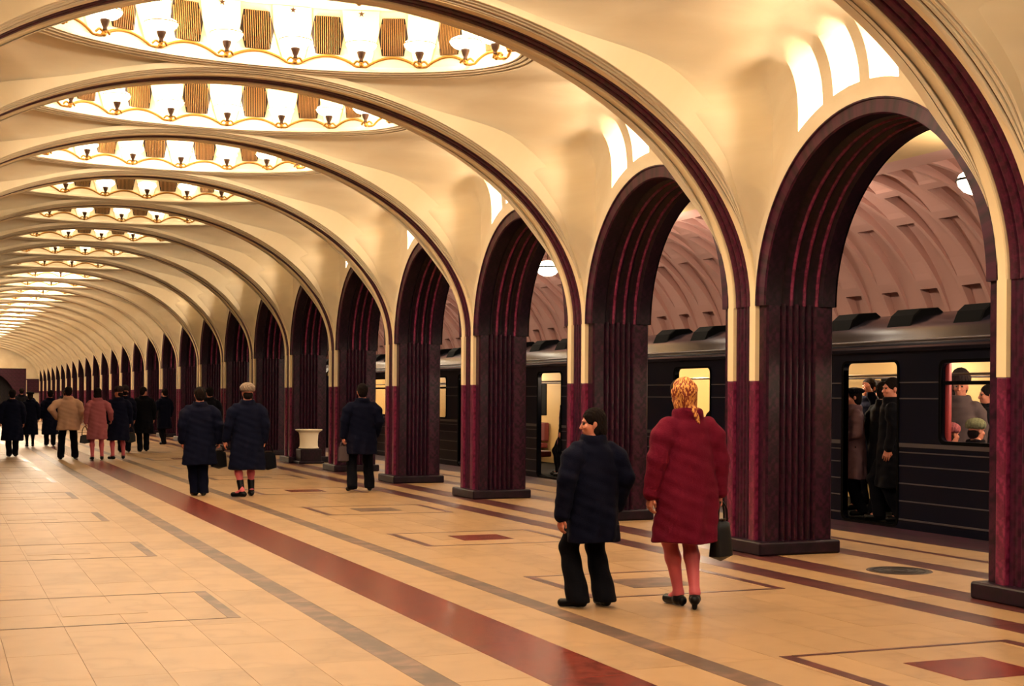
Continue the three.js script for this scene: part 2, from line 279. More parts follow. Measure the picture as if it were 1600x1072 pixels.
// ---------------------------------------------------------------- arches between the piers
const arch0 = thing('archway', 'x', 'arch');
{
  const n = 48, sweep = prof => crease(grid(prof.length - 1, n, (i, j) => { const a = Math.PI * j / n, [x, r] = prof[i]; return [x, SPR + r * Math.sin(a), r * Math.cos(a), x, a * 1.7]; }, false), 0.5);
  part(arch0, 'archivolt', sweep([[-0.005, ZR + 0.002], [-0.005, ZR - 0.012], [0.012, ZR - 0.02], [0.012, 1.64], [0.03, 1.6275]]), M.dark, 'dark red face band');
  const p = [[0.03, 1.6275], [0.20, 1.6275]]; for (let i = 0; i < 3; i++) { const x = 0.20 + i * 0.153; for (let q = 0; q <= 8; q++) { const t = q / 8; p.push([x + 0.012 + t * 0.105, 1.6275 + 0.055 * Math.sin(Math.PI * Math.pow(t, 0.7))]); } p.push([x + 0.135, 1.622]); } p.push([0.665, 1.6275]);
  part(arch0, 'fluted_soffit', sweep(p), M.black, 'black fluted underside');
  for (let i = 0; i < 3; i++) { const x = 0.20 + i * 0.153 + 0.135, q = []; for (let k = 0; k <= 6; k++) { const a = Math.PI * k / 6; q.push([x - 0.02 * Math.cos(a), 1.628 - 0.016 * Math.sin(a)]); } part(arch0, 'soffit_ridge', sweep(q), M.rose); }
  part(arch0, 'back_band', sweep([[0.665, 1.6275], [0.70, 1.60], [DEPTH, 1.60], [DEPTH, 1.78], [DEPTH + 0.02, 1.78], [DEPTH + 0.02, 1.60]]), M.black);
}
for (let k = K0; k <= K1; k++) {
  const lab = `dark red arch with ribbed underside, ${ORD[k + 5]} from the near end`;
  if (k === K0) { arch0.position.set(HW, 0, bayZ(k)); arch0.userData.label = lab; arch0.userData.group = 'arches of the arcade'; } else copy(arch0, [HW, 0, bayZ(k)], 0, lab);
}
{ // the platform side of the arcade wall, one panel to a bay
  const s = new THREE.Shape(); s.moveTo(-L / 2, SPR); s.lineTo(-1.70, SPR); s.absarc(0, SPR, 1.70, Math.PI, 0, true); s.lineTo(L / 2, SPR); s.lineTo(L / 2, 5.3); s.lineTo(-L / 2, 5.3); s.closePath();
  const g = new THREE.ExtrudeGeometry(s, { depth: 0.06, bevelEnabled: false, curveSegments: 40 }); g.rotateY(Math.PI / 2);
  for (let k = K0; k <= K1; k++) structure('wall_arcade', g, M.crown, [HW + DEPTH - 0.04, 0, bayZ(k)]);
}

// ---------------------------------------------------------------- ceiling domes with their lamps
const TH = j => (j + 0.5) * Math.PI / 10;
function dome(th, y, o) { const c = Math.cos(th), s = Math.sin(th), n = Math.hypot(RB * c, RA * s); return [RA * c + o * RB * c / n, y, RB * s + o * RA * s / n]; }
const cusp = u => { const t = Math.abs(u - 0.5); return 0.055 + 0.115 * Math.pow(Math.cos(clamp(t / 0.42) * Math.PI / 2), 0.8) * (t < 0.42 ? 1 : 0); };   // u 0..1 between two lamps
const dome0 = thing('ceiling_dome', 'x', 'ceiling dome');
{
  const ellGrid = (prof, n = 120, a = 0.5) => crease(grid(n, prof.length - 1, (i, j) => [...dome(i / n * 2 * Math.PI, prof[j][1], prof[j][0]), i / n * 14, j * 0.1], true), a);
  part(dome0, 'ring_moulding', ellGrid([[0.22, 0.03], [0.212, -0.03], [0.165, -0.034], [0.163, 0.03], [0.148, 0.03], [0.146, -0.022], [0.10, -0.024], [0.098, 0.035], [0.083, 0.035], [0.081, -0.012], [0.035, -0.012], [0.033, 0.04], [0.018, 0.04], [0.016, 0.0], [-0.01, 0.0], [-0.012, 0.03], [0.0, 0.06]]), M.plaster);
  part(dome0, 'ring_groove_shade', merge([0.1555, 0.0905, 0.0255].map((o, i) => ellGrid([[o + 0.008, 0.012 + i * 0.006], [o - 0.008, 0.012 + i * 0.006]]))), M.grooveShade);  // dark strips in the ring grooves, shade painted as colour
  part(dome0, 'drum_wall', ellGrid([[0, 0.05], [0.03, 0.08], [0.05, 0.2], [0.14, 0.76], [0.16, 0.79]]), M.drum);
  part(dome0, 'cap', ellGrid([[0.13, 0.76], [0.05, 0.78], [-0.25, 0.98], [-0.6, 1.12], [-1.0, 1.21], [-1.47, 1.25]]), M.drum);
  const wallO = y => lerp(0.05, 0.14, (y - 0.2) / 0.56);
  const hex = (y) => lerp(0.165, 0.225, 1 - Math.abs((y - 0.44) / 0.25));             // half width of a grille as a share of the lamp spacing
  for (let j = 0; j < 20; j++) {
    const t0 = TH(j), t1 = TH(j + 1), D = Math.PI / 10;
    // scalloped lower band and its gilded cord
    const n = 20, bandG = grid(n, 5, (i, q) => { const u = i / n, y = lerp(0.05, cusp(u), Math.min(1, q / 4)); return dome(lerp(t0, t1, u), y, q === 5 ? 0.05 : 0.005); }, true);
    part(dome0, 'scallop_panel', crease(bandG, 0.5), M.drum);
    const pts = []; for (let i = 0; i <= 24; i++) { const u = i / 24; pts.push(V(...dome(lerp(t0, t1, u), cusp(u) + 0.005, 0.0))); }
    part(dome0, 'gilded_cord', tube(pts, 0.017, 40, 6), M.gold);
    // grille over the middle of the scallop
    const tm = (t0 + t1) / 2, gp = []; const back = part(dome0, 'grille', grid(4, 10, (i, q) => { const y = 0.205 + 0.465 * q / 10, u = (i / 4 - 0.5) * 2 * (hex(y) + 0.012); return dome(tm + u * D, y, wallO(y) - 0.014); }, true), M.grilleBack, 'dark louvred grille');
    for (let q = 0; q < 15; q++) { const u = (q - 7) / 7 * 0.215, yr = []; for (let i = 0; i <= 6; i++) { const y = lerp(0.205, 0.67, i / 6); if (hex(y) > Math.abs(u)) yr.push(y); } if (yr.length < 2) continue;
      const a = yr[0], b = yr[yr.length - 1]; gp.push(grid(3, 2, (i, r) => { const y = lerp(a, b, r / 2), w = 0.0062; return dome(tm + (u + (i < 2 ? -w : w)) * D, y, wallO(y) - (i === 0 || i === 3 ? 0.014 : 0.034)); }, true)); }
    const sl = part(back, 'slats', merge(gp), M.slat);
    // raised trapezoid panel behind each lamp, narrower below
    const half = y => lerp(0.14, 0.27, clamp((y - 0.07) / 0.42)), o = y => wallO(y) - 0.03;
    part(dome0, 'lamp_panel', crease(grid(5, 8, (i, q) => { const y = lerp(0.075, 0.755, q / 8), h = half(y), u = [-h - 0.015, -h, -h * 0.4, h * 0.4, h, h + 0.015][i]; return dome(t0 + u * D, y, i === 0 || i === 5 ? wallO(y) + 0.01 : o(y)); }, true), 0.4), M.drum);
    const st = new THREE.Shape(); for (let i = 0; i < 10; i++) { const r = i % 2 ? 0.016 : 0.04, a = i * Math.PI / 5; st[i ? 'lineTo' : 'moveTo'](r * Math.sin(a), r * Math.cos(a)); } st.closePath();
    const sg = new THREE.ExtrudeGeometry(st, { depth: 0.012, bevelEnabled: false }), at = dome(t0, 0.70, 0.06), inn = dome(t0, 0.70, -1);
    const sm = part(dome0, 'star', sg, M.bronze); sm.position.set(...at); sm.lookAt(...inn);
  }
}
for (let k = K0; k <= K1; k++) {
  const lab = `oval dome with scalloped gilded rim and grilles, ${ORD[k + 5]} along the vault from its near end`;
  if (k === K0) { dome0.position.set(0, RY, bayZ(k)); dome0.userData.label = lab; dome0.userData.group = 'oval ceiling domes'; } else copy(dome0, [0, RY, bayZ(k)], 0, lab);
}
const lamp0 = thing('dome_lamp', 'x', 'lamp');
{
  part(lamp0, 'bracket', merge([tube([[0, 0.0, -0.145], [0, -0.02, -0.06], [0, 0.0, 0.0], [0, 0.03, 0.01]], 0.016, 14, 6), tube([[-0.09, 0.0, -0.04], [-0.05, 0.035, -0.03], [0, 0.01, -0.02], [0.05, 0.035, -0.03], [0.09, 0.0, -0.04]], 0.014, 18, 6), new THREE.SphereGeometry(0.03, 10, 8).translate(0, -0.015, -0.02)]), M.gold, 'gilded scroll bracket');
  part(lamp0, 'stem', lathe([[0, 0.015], [0.022, 0.015], [0.026, 0.03], [0.022, 0.05], [0.035, 0.075], [0.052, 0.125], [0.054, 0.14], [0, 0.14]], 16), M.bronze);
  part(lamp0, 'bowl', lathe([[0, 0.135], [0.07, 0.138], [0.13, 0.158], [0.172, 0.195], [0.185, 0.225], [0.17, 0.25], [0.12, 0.275], [0.06, 0.288], [0, 0.29]], 24), M.bowl, 'glowing frosted bowl');
  part(lamp0, 'rim', new THREE.TorusGeometry(0.187, 0.006, 6, 28).rotateX(Math.PI / 2).translate(0, 0.226, 0), M.gold);
}
{
  let first = true;
  for (let k = -3; k <= 26; k++) for (let j = 0; j < 20; j++) {
    const far = k > 4; if (far && j >= 10 && j !== 12 && j !== 17 && j !== 14) continue;
    const q = dome(-TH(j), RY + 0.065, -0.15), b = dome(-TH(j), RY + 0.065, 0), pos = [q[0], q[1], bayZ(k) + q[2]], turn = Math.atan2(-(b[0] - q[0]), -(b[2] - q[2])) ;
    if (j < 10 === false && far && false) continue;
    const lab = `glowing frosted bowl lamp, ${ORD[j + 1]} around the rim of ceiling dome ${ORD[k + 5]}`;
    if (first) { lamp0.position.set(...pos); lamp0.rotation.y = turn; lamp0.userData.label = lab; lamp0.userData.group = 'bowl lamps around the ceiling domes'; first = false; } else copy(lamp0, pos, turn, lab);
    const gain = k <= 3 ? (j % 2 ? 0 : 2.5) : k <= 8 ? (j % 5 === 2 ? 6 : 0) : j === 4 || j === 14 ? 7 : 0; if (gain) { const l = new THREE.PointLight(WARM, BOWL_LIGHT * gain, 0, 2); l.position.set(pos[0], pos[1] + 0.22, pos[2]); l.shadow.radius = 6; l.castShadow = true; scene.add(l); }
  }
}

// ---------------------------------------------------------------- end walls and the far wall of the hall
const Z_END = -119.7, Z_BACK = 8.4;
{
  const s = new THREE.Shape(); s.moveTo(-4.6, 0); s.lineTo(4.6, 0); s.lineTo(4.6, 5.5); s.lineTo(-4.6, 5.5); s.closePath();
  const h = new THREE.Path(); h.moveTo(-3.38, 0.001); h.lineTo(-3.38, 3.58); h.lineTo(3.38, 3.58); h.lineTo(3.38, 0.001); h.closePath(); s.holes.push(h);
  structure('wall_end', new THREE.ExtrudeGeometry(s, { depth: 0.3, bevelEnabled: false }), M.plaster, [0, 0, Z_END - 0.3]);
  const p = new THREE.Shape(); p.moveTo(-3.38, 0); p.lineTo(-3.38, 3.58); p.lineTo(3.38, 3.58); p.lineTo(3.38, 0); p.lineTo(2.5, 0); p.lineTo(2.5, 1.2); p.absellipse(0, 1.2, 2.5, 2.2, 0, Math.PI, false); p.lineTo(-2.5, 0); p.closePath();
  structure('trim_1', new THREE.ExtrudeGeometry(p, { depth: 0.2, bevelEnabled: true, bevelSize: 0.02, bevelThickness: 0.02, bevelSegments: 1, curveSegments: 24 }), M.dark, [0, 0, Z_END - 0.28]);
  structure('wall_escalator', box(8, 5, 0.3, 0, 2.5, Z_END - 4), M.black);
  for (const x of [-4.0, 4.0]) structure('trim_2', merge([box(1.15, 1.0, 0.1, x, 2.15, Z_END + 0.06, 0.02), box(1.25, 0.1, 0.16, x, 2.7, Z_END + 0.08, 0.02)]), M.dark);
  structure('wall_left', merge([box(0.3, 4.6, 130, -4.53, 2.3, -56)]), M.black);  // plain closing wall, dark colour painting in the shadow of the left arches
  structure('wall_back', box(24, 7, 0.3, 3, 2.5, Z_BACK), M.plaster);
  structure('wall_track_end', box(9, 7, 0.3, 9.2, 2.5, Z_END - 0.2), M.crown);
}

// ---------------------------------------------------------------- platform vault: staggered coffers over the track
const PX = 8.1, PY = 1.8, PR = 2.9;
{
  const P = 0.95, W = 0.20, deg = Math.PI / 180;
  const cof = [[0.25 * P, 82, 58], [0.25 * P, 55, 20], [0.75 * P, 68, 34], [0.75 * P, 31, 10], [0.75 * P, 82, 71]];
  const A = new Set([-8, 90, 86]); for (let a = 8; a <= 84; a += 4) A.add(a); cof.forEach(c => { A.add(c[1]); A.add(c[2]); });
  const as = [...A].sort((a, b) => a - b), zs = []; for (const c of [0.25 * P, 0.75 * P]) zs.push(c - W, c + W); zs.unshift(0); zs.push(P);
  const inC = (z, a) => cof.find(c => Math.abs(z - c[0]) < W && a < c[1] && a > c[2]);
  const Q = [], UV = [], push = (z, a, c) => { const d = c ? 0.15 * Math.pow((a - c[2]) / (c[1] - c[2]), 0.8) : 0, r = PR + d; Q.push(PX + r * Math.cos(a * deg), PY + r * Math.sin(a * deg), z); UV.push(z, a * deg * PR); };
  const quad = (...k) => { const [a, b, c, d] = k; for (const q of [a, b, c, b, d, c]) push(...q); };
  for (let j = 0; j + 1 < as.length; j++) for (let i = 0; i + 1 < zs.length; i++) {
    const am = (as[j] + as[j + 1]) / 2, zm = (zs[i] + zs[i + 1]) / 2, c = inC(zm, am), a0 = as[j], a1 = as[j + 1];
    quad([zs[i], a0, c], [zs[i + 1], a0, c], [zs[i], a1, c], [zs[i + 1], a1, c]);
    if (c) { quad([zs[i], a0, null], [zs[i], a0, c], [zs[i], a1, null], [zs[i], a1, c]); quad([zs[i + 1], a0, c], [zs[i + 1], a0, null], [zs[i + 1], a1, c], [zs[i + 1], a1, null]); if (Math.abs(a1 - c[1]) < 1e-6) quad([zs[i], a1, c], [zs[i + 1], a1, c], [zs[i], a1, null], [zs[i + 1], a1, null]); }
  }
  const g = new THREE.BufferGeometry(); g.setAttribute('position', new THREE.Float32BufferAttribute(Q, 3)); g.setAttribute('uv', new THREE.Float32BufferAttribute(UV, 2)); g.computeVertexNormals();
  const tile = merge([0, 1, 2, 3].map(i => g.clone().translate(0, 0, i * P)));
  for (let i = 0; i < 33; i++) structure('ceiling_coffers', tile, M.coffer, [0, 0, Z_BACK - 3.8 * (i + 1)]);
  structure('ceiling_platform', box(PX - 5.1, 0.08, 130, (PX + 5.1) / 2, PY + PR + 0.04, -56), M.crown);
  structure('wall_track', box(0.3, 4, 130, PX + PR + 0.12, -0.4, -56), M.black);
}
const plamp0 = thing('platform_lamp', 'x', 'lamp');
{
  part(plamp0, 'rod', merge([new THREE.CylinderGeometry(0.012, 0.012, 0.36, 8).translate(0, 0.34, 0), lathe([[0, 0.52], [0.07, 0.52], [0.06, 0.565], [0, 0.565]], 16)]), M.bronze);
  part(plamp0, 'bowl', lathe([[0, -0.17], [0.08, -0.165], [0.16, -0.13], [0.215, -0.07], [0.235, 0.0], [0.21, 0.06], [0.14, 0.11], [0.06, 0.135], [0, 0.14]], 28), M.bowl, 'glowing white globe');
  part(plamp0, 'band', lathe([[0.232, -0.012], [0.246, -0.012], [0.246, 0.012], [0.232, 0.012]], 28), M.iron, 'dark ring around the globe');
}
for (let k = -2, f = true; k <= 12; k++) {
  const pos = [7.64, 4.13, -12.96 - L * (k - 1)], lab = `white globe lamp with dark band hanging over the train platform, ${ORD[k + 3]} from the near end`;
  if (f) { plamp0.position.set(...pos); plamp0.userData.label = lab; plamp0.userData.group = 'globe lamps over the platform'; f = false; } else copy(plamp0, pos, 0, lab);
  if (k <= 9) { const l = new THREE.PointLight(WARM, PLATFORM_LIGHT, 0, 2); l.position.set(...pos); l.shadow.radius = 8; l.castShadow = true; scene.add(l); }
}

// ---------------------------------------------------------------- train
M.car = new THREE.MeshPhysicalMaterial({ color: 0x070a1c, roughness: 0.35, specularIntensity: 0.35 }); M.roof = std({ color: 0x2e2a36, roughness: 0.2, metalness: 0.7 }); M.trimLine = std({ color: 0x6a6468, roughness: 0.35, metalness: 0.6 });
M.inside = std({ color: 0xd9b878, roughness: 0.7 }); M.rubber = stone({ color: 0x040405, roughness: 0.85, specularIntensity: 0.15 }); M.glass = new THREE.MeshPhysicalMaterial({ color: 0xffffff, transmission: 1, roughness: 0.02, thickness: 0, ior: 1.45 }); M.seat = std({ color: 0x6a1f1c, roughness: 0.6 });
M.redPost = std({ color: 0x8e2a30, roughness: 0.5 });
const XT = 7.75, DOORS = [7.04, 2.42, -2.2, -6.82], WINS = [[3.85, 5.6], [-0.8, 1.0], [-5.4, -3.65]];
const rrect = (P, x0, x1, y0, y1, r) => { P.moveTo(x0 + r, y0); P.lineTo(x1 - r, y0); P.quadraticCurveTo(x1, y0, x1, y0 + r); P.lineTo(x1, y1 - r); P.quadraticCurveTo(x1, y1, x1 - r, y1); P.lineTo(x0 + r, y1); P.quadraticCurveTo(x0, y1, x0, y1 - r); P.lineTo(x0, y0 + r); P.quadraticCurveTo(x0, y0, x0 + r, y0); P.closePath(); return P; };
const car0 = thing('train_car', 'x', 'train car');
{
  const LEN = 9.5, s = new THREE.Shape(); s.moveTo(-LEN, -0.25); s.lineTo(LEN, -0.25); s.lineTo(LEN, 2.2); s.lineTo(-LEN, 2.2); s.closePath();
  const flip = z => -z;                                              // shape x runs along -z after the turn
  for (const d of DOORS) s.holes.push(rrect(new THREE.Path(), flip(d) - 0.565, flip(d) + 0.565, 0.02, 2.07, 0.09));
  for (const [a, b] of WINS) s.holes.push(rrect(new THREE.Path(), flip(b), flip(a), 1.1, 2.04, 0.09));
  const side = new THREE.ExtrudeGeometry(s, { depth: 0.07, bevelEnabled: false, curveSegments: 6 }); side.rotateY(Math.PI / 2);
  part(car0, 'side_wall', side, M.car);
  const rp = [[-0.02, 2.18], [-0.05, 2.2], [-0.05, 2.24], [-0.01, 2.27], [0.02, 2.33], [0.05, 2.36], [0.1, 2.45], [0.22, 2.56], [0.4, 2.65], [0.7, 2.72], [1.35, 2.76], [2.0, 2.72], [2.4, 2.6], [2.65, 2.4], [2.7, 2.2]];
  part(car0, 'roof', crease(grid(rp.length - 1, 1, (i, j) => [rp[i][0], rp[i][1], j ? LEN : -LEN], true), 0.45), M.roof);
  for (let z = -8.5; z < 9; z += 1.28) { const g = new THREE.ExtrudeGeometry(new THREE.Shape([[0.18, 2.50], [0.26, 2.66], [0.36, 2.74], [0.62, 2.76], [0.72, 2.70], [0.4, 2.6]].map(p => new THREE.Vector2(...p))), { depth: 0.46, bevelEnabled: true, bevelSize: 0.015, bevelThickness: 0.015, bevelSegments: 1 }); part(car0, 'roof_vent', g.translate(0, 0, z), M.rubber); }
  part(car0, 'gutter', merge([tube([[-0.03, 2.33, -LEN], [-0.03, 2.33, LEN]], 0.018, 2, 6)]), M.trimLine);
  const gaps = (y) => { let r = [[-LEN, LEN]]; const cuts = DOORS.map(d => [d - 0.62, d + 0.62]); if (y > 1.05 && y < 2.1) WINS.forEach(([a, b]) => cuts.push([a - 0.05, b + 0.05])); for (const [a, b] of cuts) r = r.flatMap(([p, q]) => b <= p || a >= q ? [[p, q]] : [[p, a], [b, q]].filter(([m, n]) => n - m > 0.02)); return r; };
  for (const [y, h] of [[1.81, 0.016], [1.61, 0.016], [1.03, 0.05], [0.94, 0.014], [0.77, 0.014], [0.55, 0.014], [0.33, 0.014], [0.10, 0.02]]) part(car0, 'side_moulding', merge(gaps(y).map(([a, b]) => box(0.016, h, b - a, -0.006, y, (a + b) / 2))), M.trimLine);
  for (const d of DOORS) {
    const f = new THREE.Shape(); rrect(f, -d - 0.60, -d + 0.60, 0.0, 2.10, 0.11); const hl = new THREE.Path(); rrect(hl, -d - 0.565, -d + 0.565, 0.02, 2.07, 0.09); f.holes.push(hl);
    part(car0, 'door_frame', new THREE.ExtrudeGeometry(f, { depth: 0.09, bevelEnabled: false, curveSegments: 6 }).rotateY(Math.PI / 2).translate(-0.012, 0, 0), M.rubber);
  }
  for (const [a, b] of WINS) {
    const f = new THREE.Shape(); rrect(f, -b - 0.04, -a + 0.04, 1.06, 2.08, 0.11); const hl = new THREE.Path(); rrect(hl, -b, -a, 1.1, 2.04, 0.09); f.holes.push(hl);
    const w = part(car0, 'window_frame', merge([new THREE.ExtrudeGeometry(f, { depth: 0.03, bevelEnabled: false, curveSegments: 6 }).rotateY(Math.PI / 2).translate(-0.012, 0, 0), box(0.04, 0.045, b - a, 0.035, 1.80, (a + b) / 2)]), M.rubber);
    const ps = new THREE.Shape(); rrect(ps, -b, -a, 1.1, 2.04, 0.09); part(w, 'pane', new THREE.ExtrudeGeometry(ps, { depth: 0.006, bevelEnabled: false, curveSegments: 6 }).rotateY(Math.PI / 2).translate(0.03, 0, 0), M.glass);
  }
  part(car0, 'cabin_floor', box(2.6, 0.06, 2 * LEN, 1.38, -0.02, 0), M.rubber);
  part(car0, 'cabin_lining', merge([box(0.05, 2.3, 2 * LEN, 2.62, 1.1, 0), box(2.5, 0.05, 2 * LEN, 1.35, 2.27, 0), box(2.6, 2.4, 0.06, 1.35, 1.1, LEN - 0.04), box(2.6, 2.4, 0.06, 1.35, 1.1, -LEN + 0.04), box(0.02, 0.17, 2 * LEN, 0.08, 2.16, 0)]), M.inside, 'cream inner walls and ceiling');
  part(car0, 'far_window', merge(WINS.map(([a, b]) => box(0.03, 0.8, b - a, 2.59, 1.55, (a + b) / 2, 0.01))), M.rubber);
  part(car0, 'bench', merge(WINS.flatMap(([a, b]) => [box(0.5, 0.12, b - a + 0.4, 2.3, 0.42, (a + b) / 2, 0.03), box(0.12, 0.45, b - a + 0.4, 2.52, 0.75, (a + b) / 2, 0.03), box(0.5, 0.12, b - a + 0.4, 0.36, 0.42, (a + b) / 2, 0.03)])), M.seat);
  part(car0, 'grab_rail', merge([tube([[0.62, 1.92, -LEN + 0.2], [0.62, 1.92, LEN - 0.2]], 0.016, 2, 8), tube([[2.05, 1.92, -LEN + 0.2], [2.05, 1.92, LEN - 0.2]], 0.016, 2, 8)]), M.trimLine);
  for (let z = -8; z <= 8; z += 2) part(car0, 'ceiling_light', lathe([[0, -0.07], [0.06, -0.062], [0.11, -0.03], [0.12, 0], [0, 0]], 16).translate(0.75, 2.245, z), M.bowl), part(car0, 'ceiling_light', lathe([[0, -0.07], [0.06, -0.062], [0.11, -0.03], [0.12, 0], [0, 0]], 16).translate(1.95, 2.245, z), M.bowl);
  part(car0, 'window_post', merge(WINS.flatMap(([a, b]) => [box(0.05, 0.98, 0.09, 0.08, 1.57, a + 0.02, 0.015), box(0.05, 0.98, 0.09, 0.08, 1.57, b - 0.02, 0.015)])), M.redPost, 'red posts inside the window edge');
  part(car0, 'underframe', box(2.4, 0.9, 2 * LEN - 1, 1.4, -0.72, 0), M.rubber);
}
[[-12.9, 'near'], [-32.4, 'middle'], [-51.9, 'far']].forEach(([z, w], i) => {
  const lab = `dark blue metro car with thin pale side mouldings, ${['standing abreast of the woman in red', 'coupled behind the first car', 'last of the three in the row'][i]}`;
  if (!i) { car0.position.set(XT, 0, z); car0.userData.label = lab; car0.userData.group = 'metro cars at the platform'; } else copy(car0, [XT, 0, z], 0, lab);
  if (i < 2) for (let q = -8; q <= 8; q += 4) for (const dx of [0.75, 1.95]) { const l = new THREE.PointLight(WARM, TRAIN_LIGHT * 0.7, 0, 2); l.position.set(XT + dx, 2.1, z + q); l.shadow.radius = 4; l.castShadow = true; scene.add(l); }
});

// ---------------------------------------------------------------- small things in the hall
{
  const u = thing('litter_urn', 'white urn with flared rim on a dark stand against a pier', 'urn', [4.68, 0, -32.36]);
  part(u, 'stand', merge([box(0.5, 0.34, 0.5, 0, 0.17, 0, 0.02), box(0.6, 0.06, 0.6, 0, 0.03, 0, 0.015)]), M.black, 'dark square stand');
  part(u, 'pot', lathe([[0, 0.345], [0.235, 0.345], [0.24, 0.37], [0.215, 0.39], [0.21, 0.5], [0.22, 0.66], [0.235, 0.72], [0.26, 0.74], [0.31, 0.77], [0.32, 0.79], [0.31, 0.80], [0.26, 0.785], [0.22, 0.7], [0.2, 0.45], [0, 0.44]], 32), M.cream, 'white urn body');
  const c = thing('floor_hatch', 'round dark iron hatch set in the floor between two piers', 'hatch cover', [4.89, 0, -10.78]);
  part(c, 'lid', merge([lathe([[0, 0.004], [0.27, 0.004], [0.275, 0.0], [0.275, -0.01], [0, -0.01]], 40), ...[0.08, 0.16, 0.24].map(r => new THREE.TorusGeometry(r, 0.006, 5, 36).rotateX(Math.PI / 2).translate(0, 0.004, 0))]), M.iron);
  part(c, 'rim', lathe([[0.278, 0.0], [0.282, 0.006], [0.298, 0.006], [0.302, 0.0]], 40), M.bronze);
}

// ---------------------------------------------------------------- people: smooth distance fields meshed with surface nets
const smin = (a, b, k) => { const h = Math.max(k - Math.abs(a - b), 0) / k; return Math.min(a, b) - h * h * k * 0.25; };
const smax = (a, b, k) => -smin(-a, -b, k);
function cone(ax, ay, az, ra, bx, by, bz, rb) {                      // tapered capsule
  const dx = bx - ax, dy = by - ay, dz = bz - az, l2 = dx * dx + dy * dy + dz * dz || 1e-9;
  return (x, y, z) => { const px = x - ax, py = y - ay, pz = z - az, t = clamp((px * dx + py * dy + pz * dz) / l2), ex = px - dx * t, ey = py - dy * t, ez = pz - dz * t; return Math.sqrt(ex * ex + ey * ey + ez * ez) - (ra + (rb - ra) * t); };
}
const C = (a, ra, b, rb) => cone(a[0], a[1], a[2], ra, b[0], b[1], b[2], rb);
const E3 = (c, r) => { const m = Math.min(...r); return (x, y, z) => { const a = (x - c[0]) / r[0], b = (y - c[1]) / r[1], d = (z - c[2]) / r[2]; return (Math.sqrt(a * a + b * b + d * d) - 1) * m; }; };
const U = (k, ...fs) => (x, y, z) => { let d = 1e9; for (const f of fs) d = smin(d, f(x, y, z), k); return d; };
const rotated = (f, c, yaw = 0, pitch = 0, roll = 0) => { const m = new THREE.Matrix4().makeRotationFromEuler(new THREE.Euler(pitch, yaw, roll, 'YXZ')).invert().elements; return (x, y, z) => { const a = x - c[0], b = y - c[1], d = z - c[2]; return f(m[0] * a + m[4] * b + m[8] * d, m[1] * a + m[5] * b + m[9] * d, m[2] * a + m[6] * b + m[10] * d); }; };
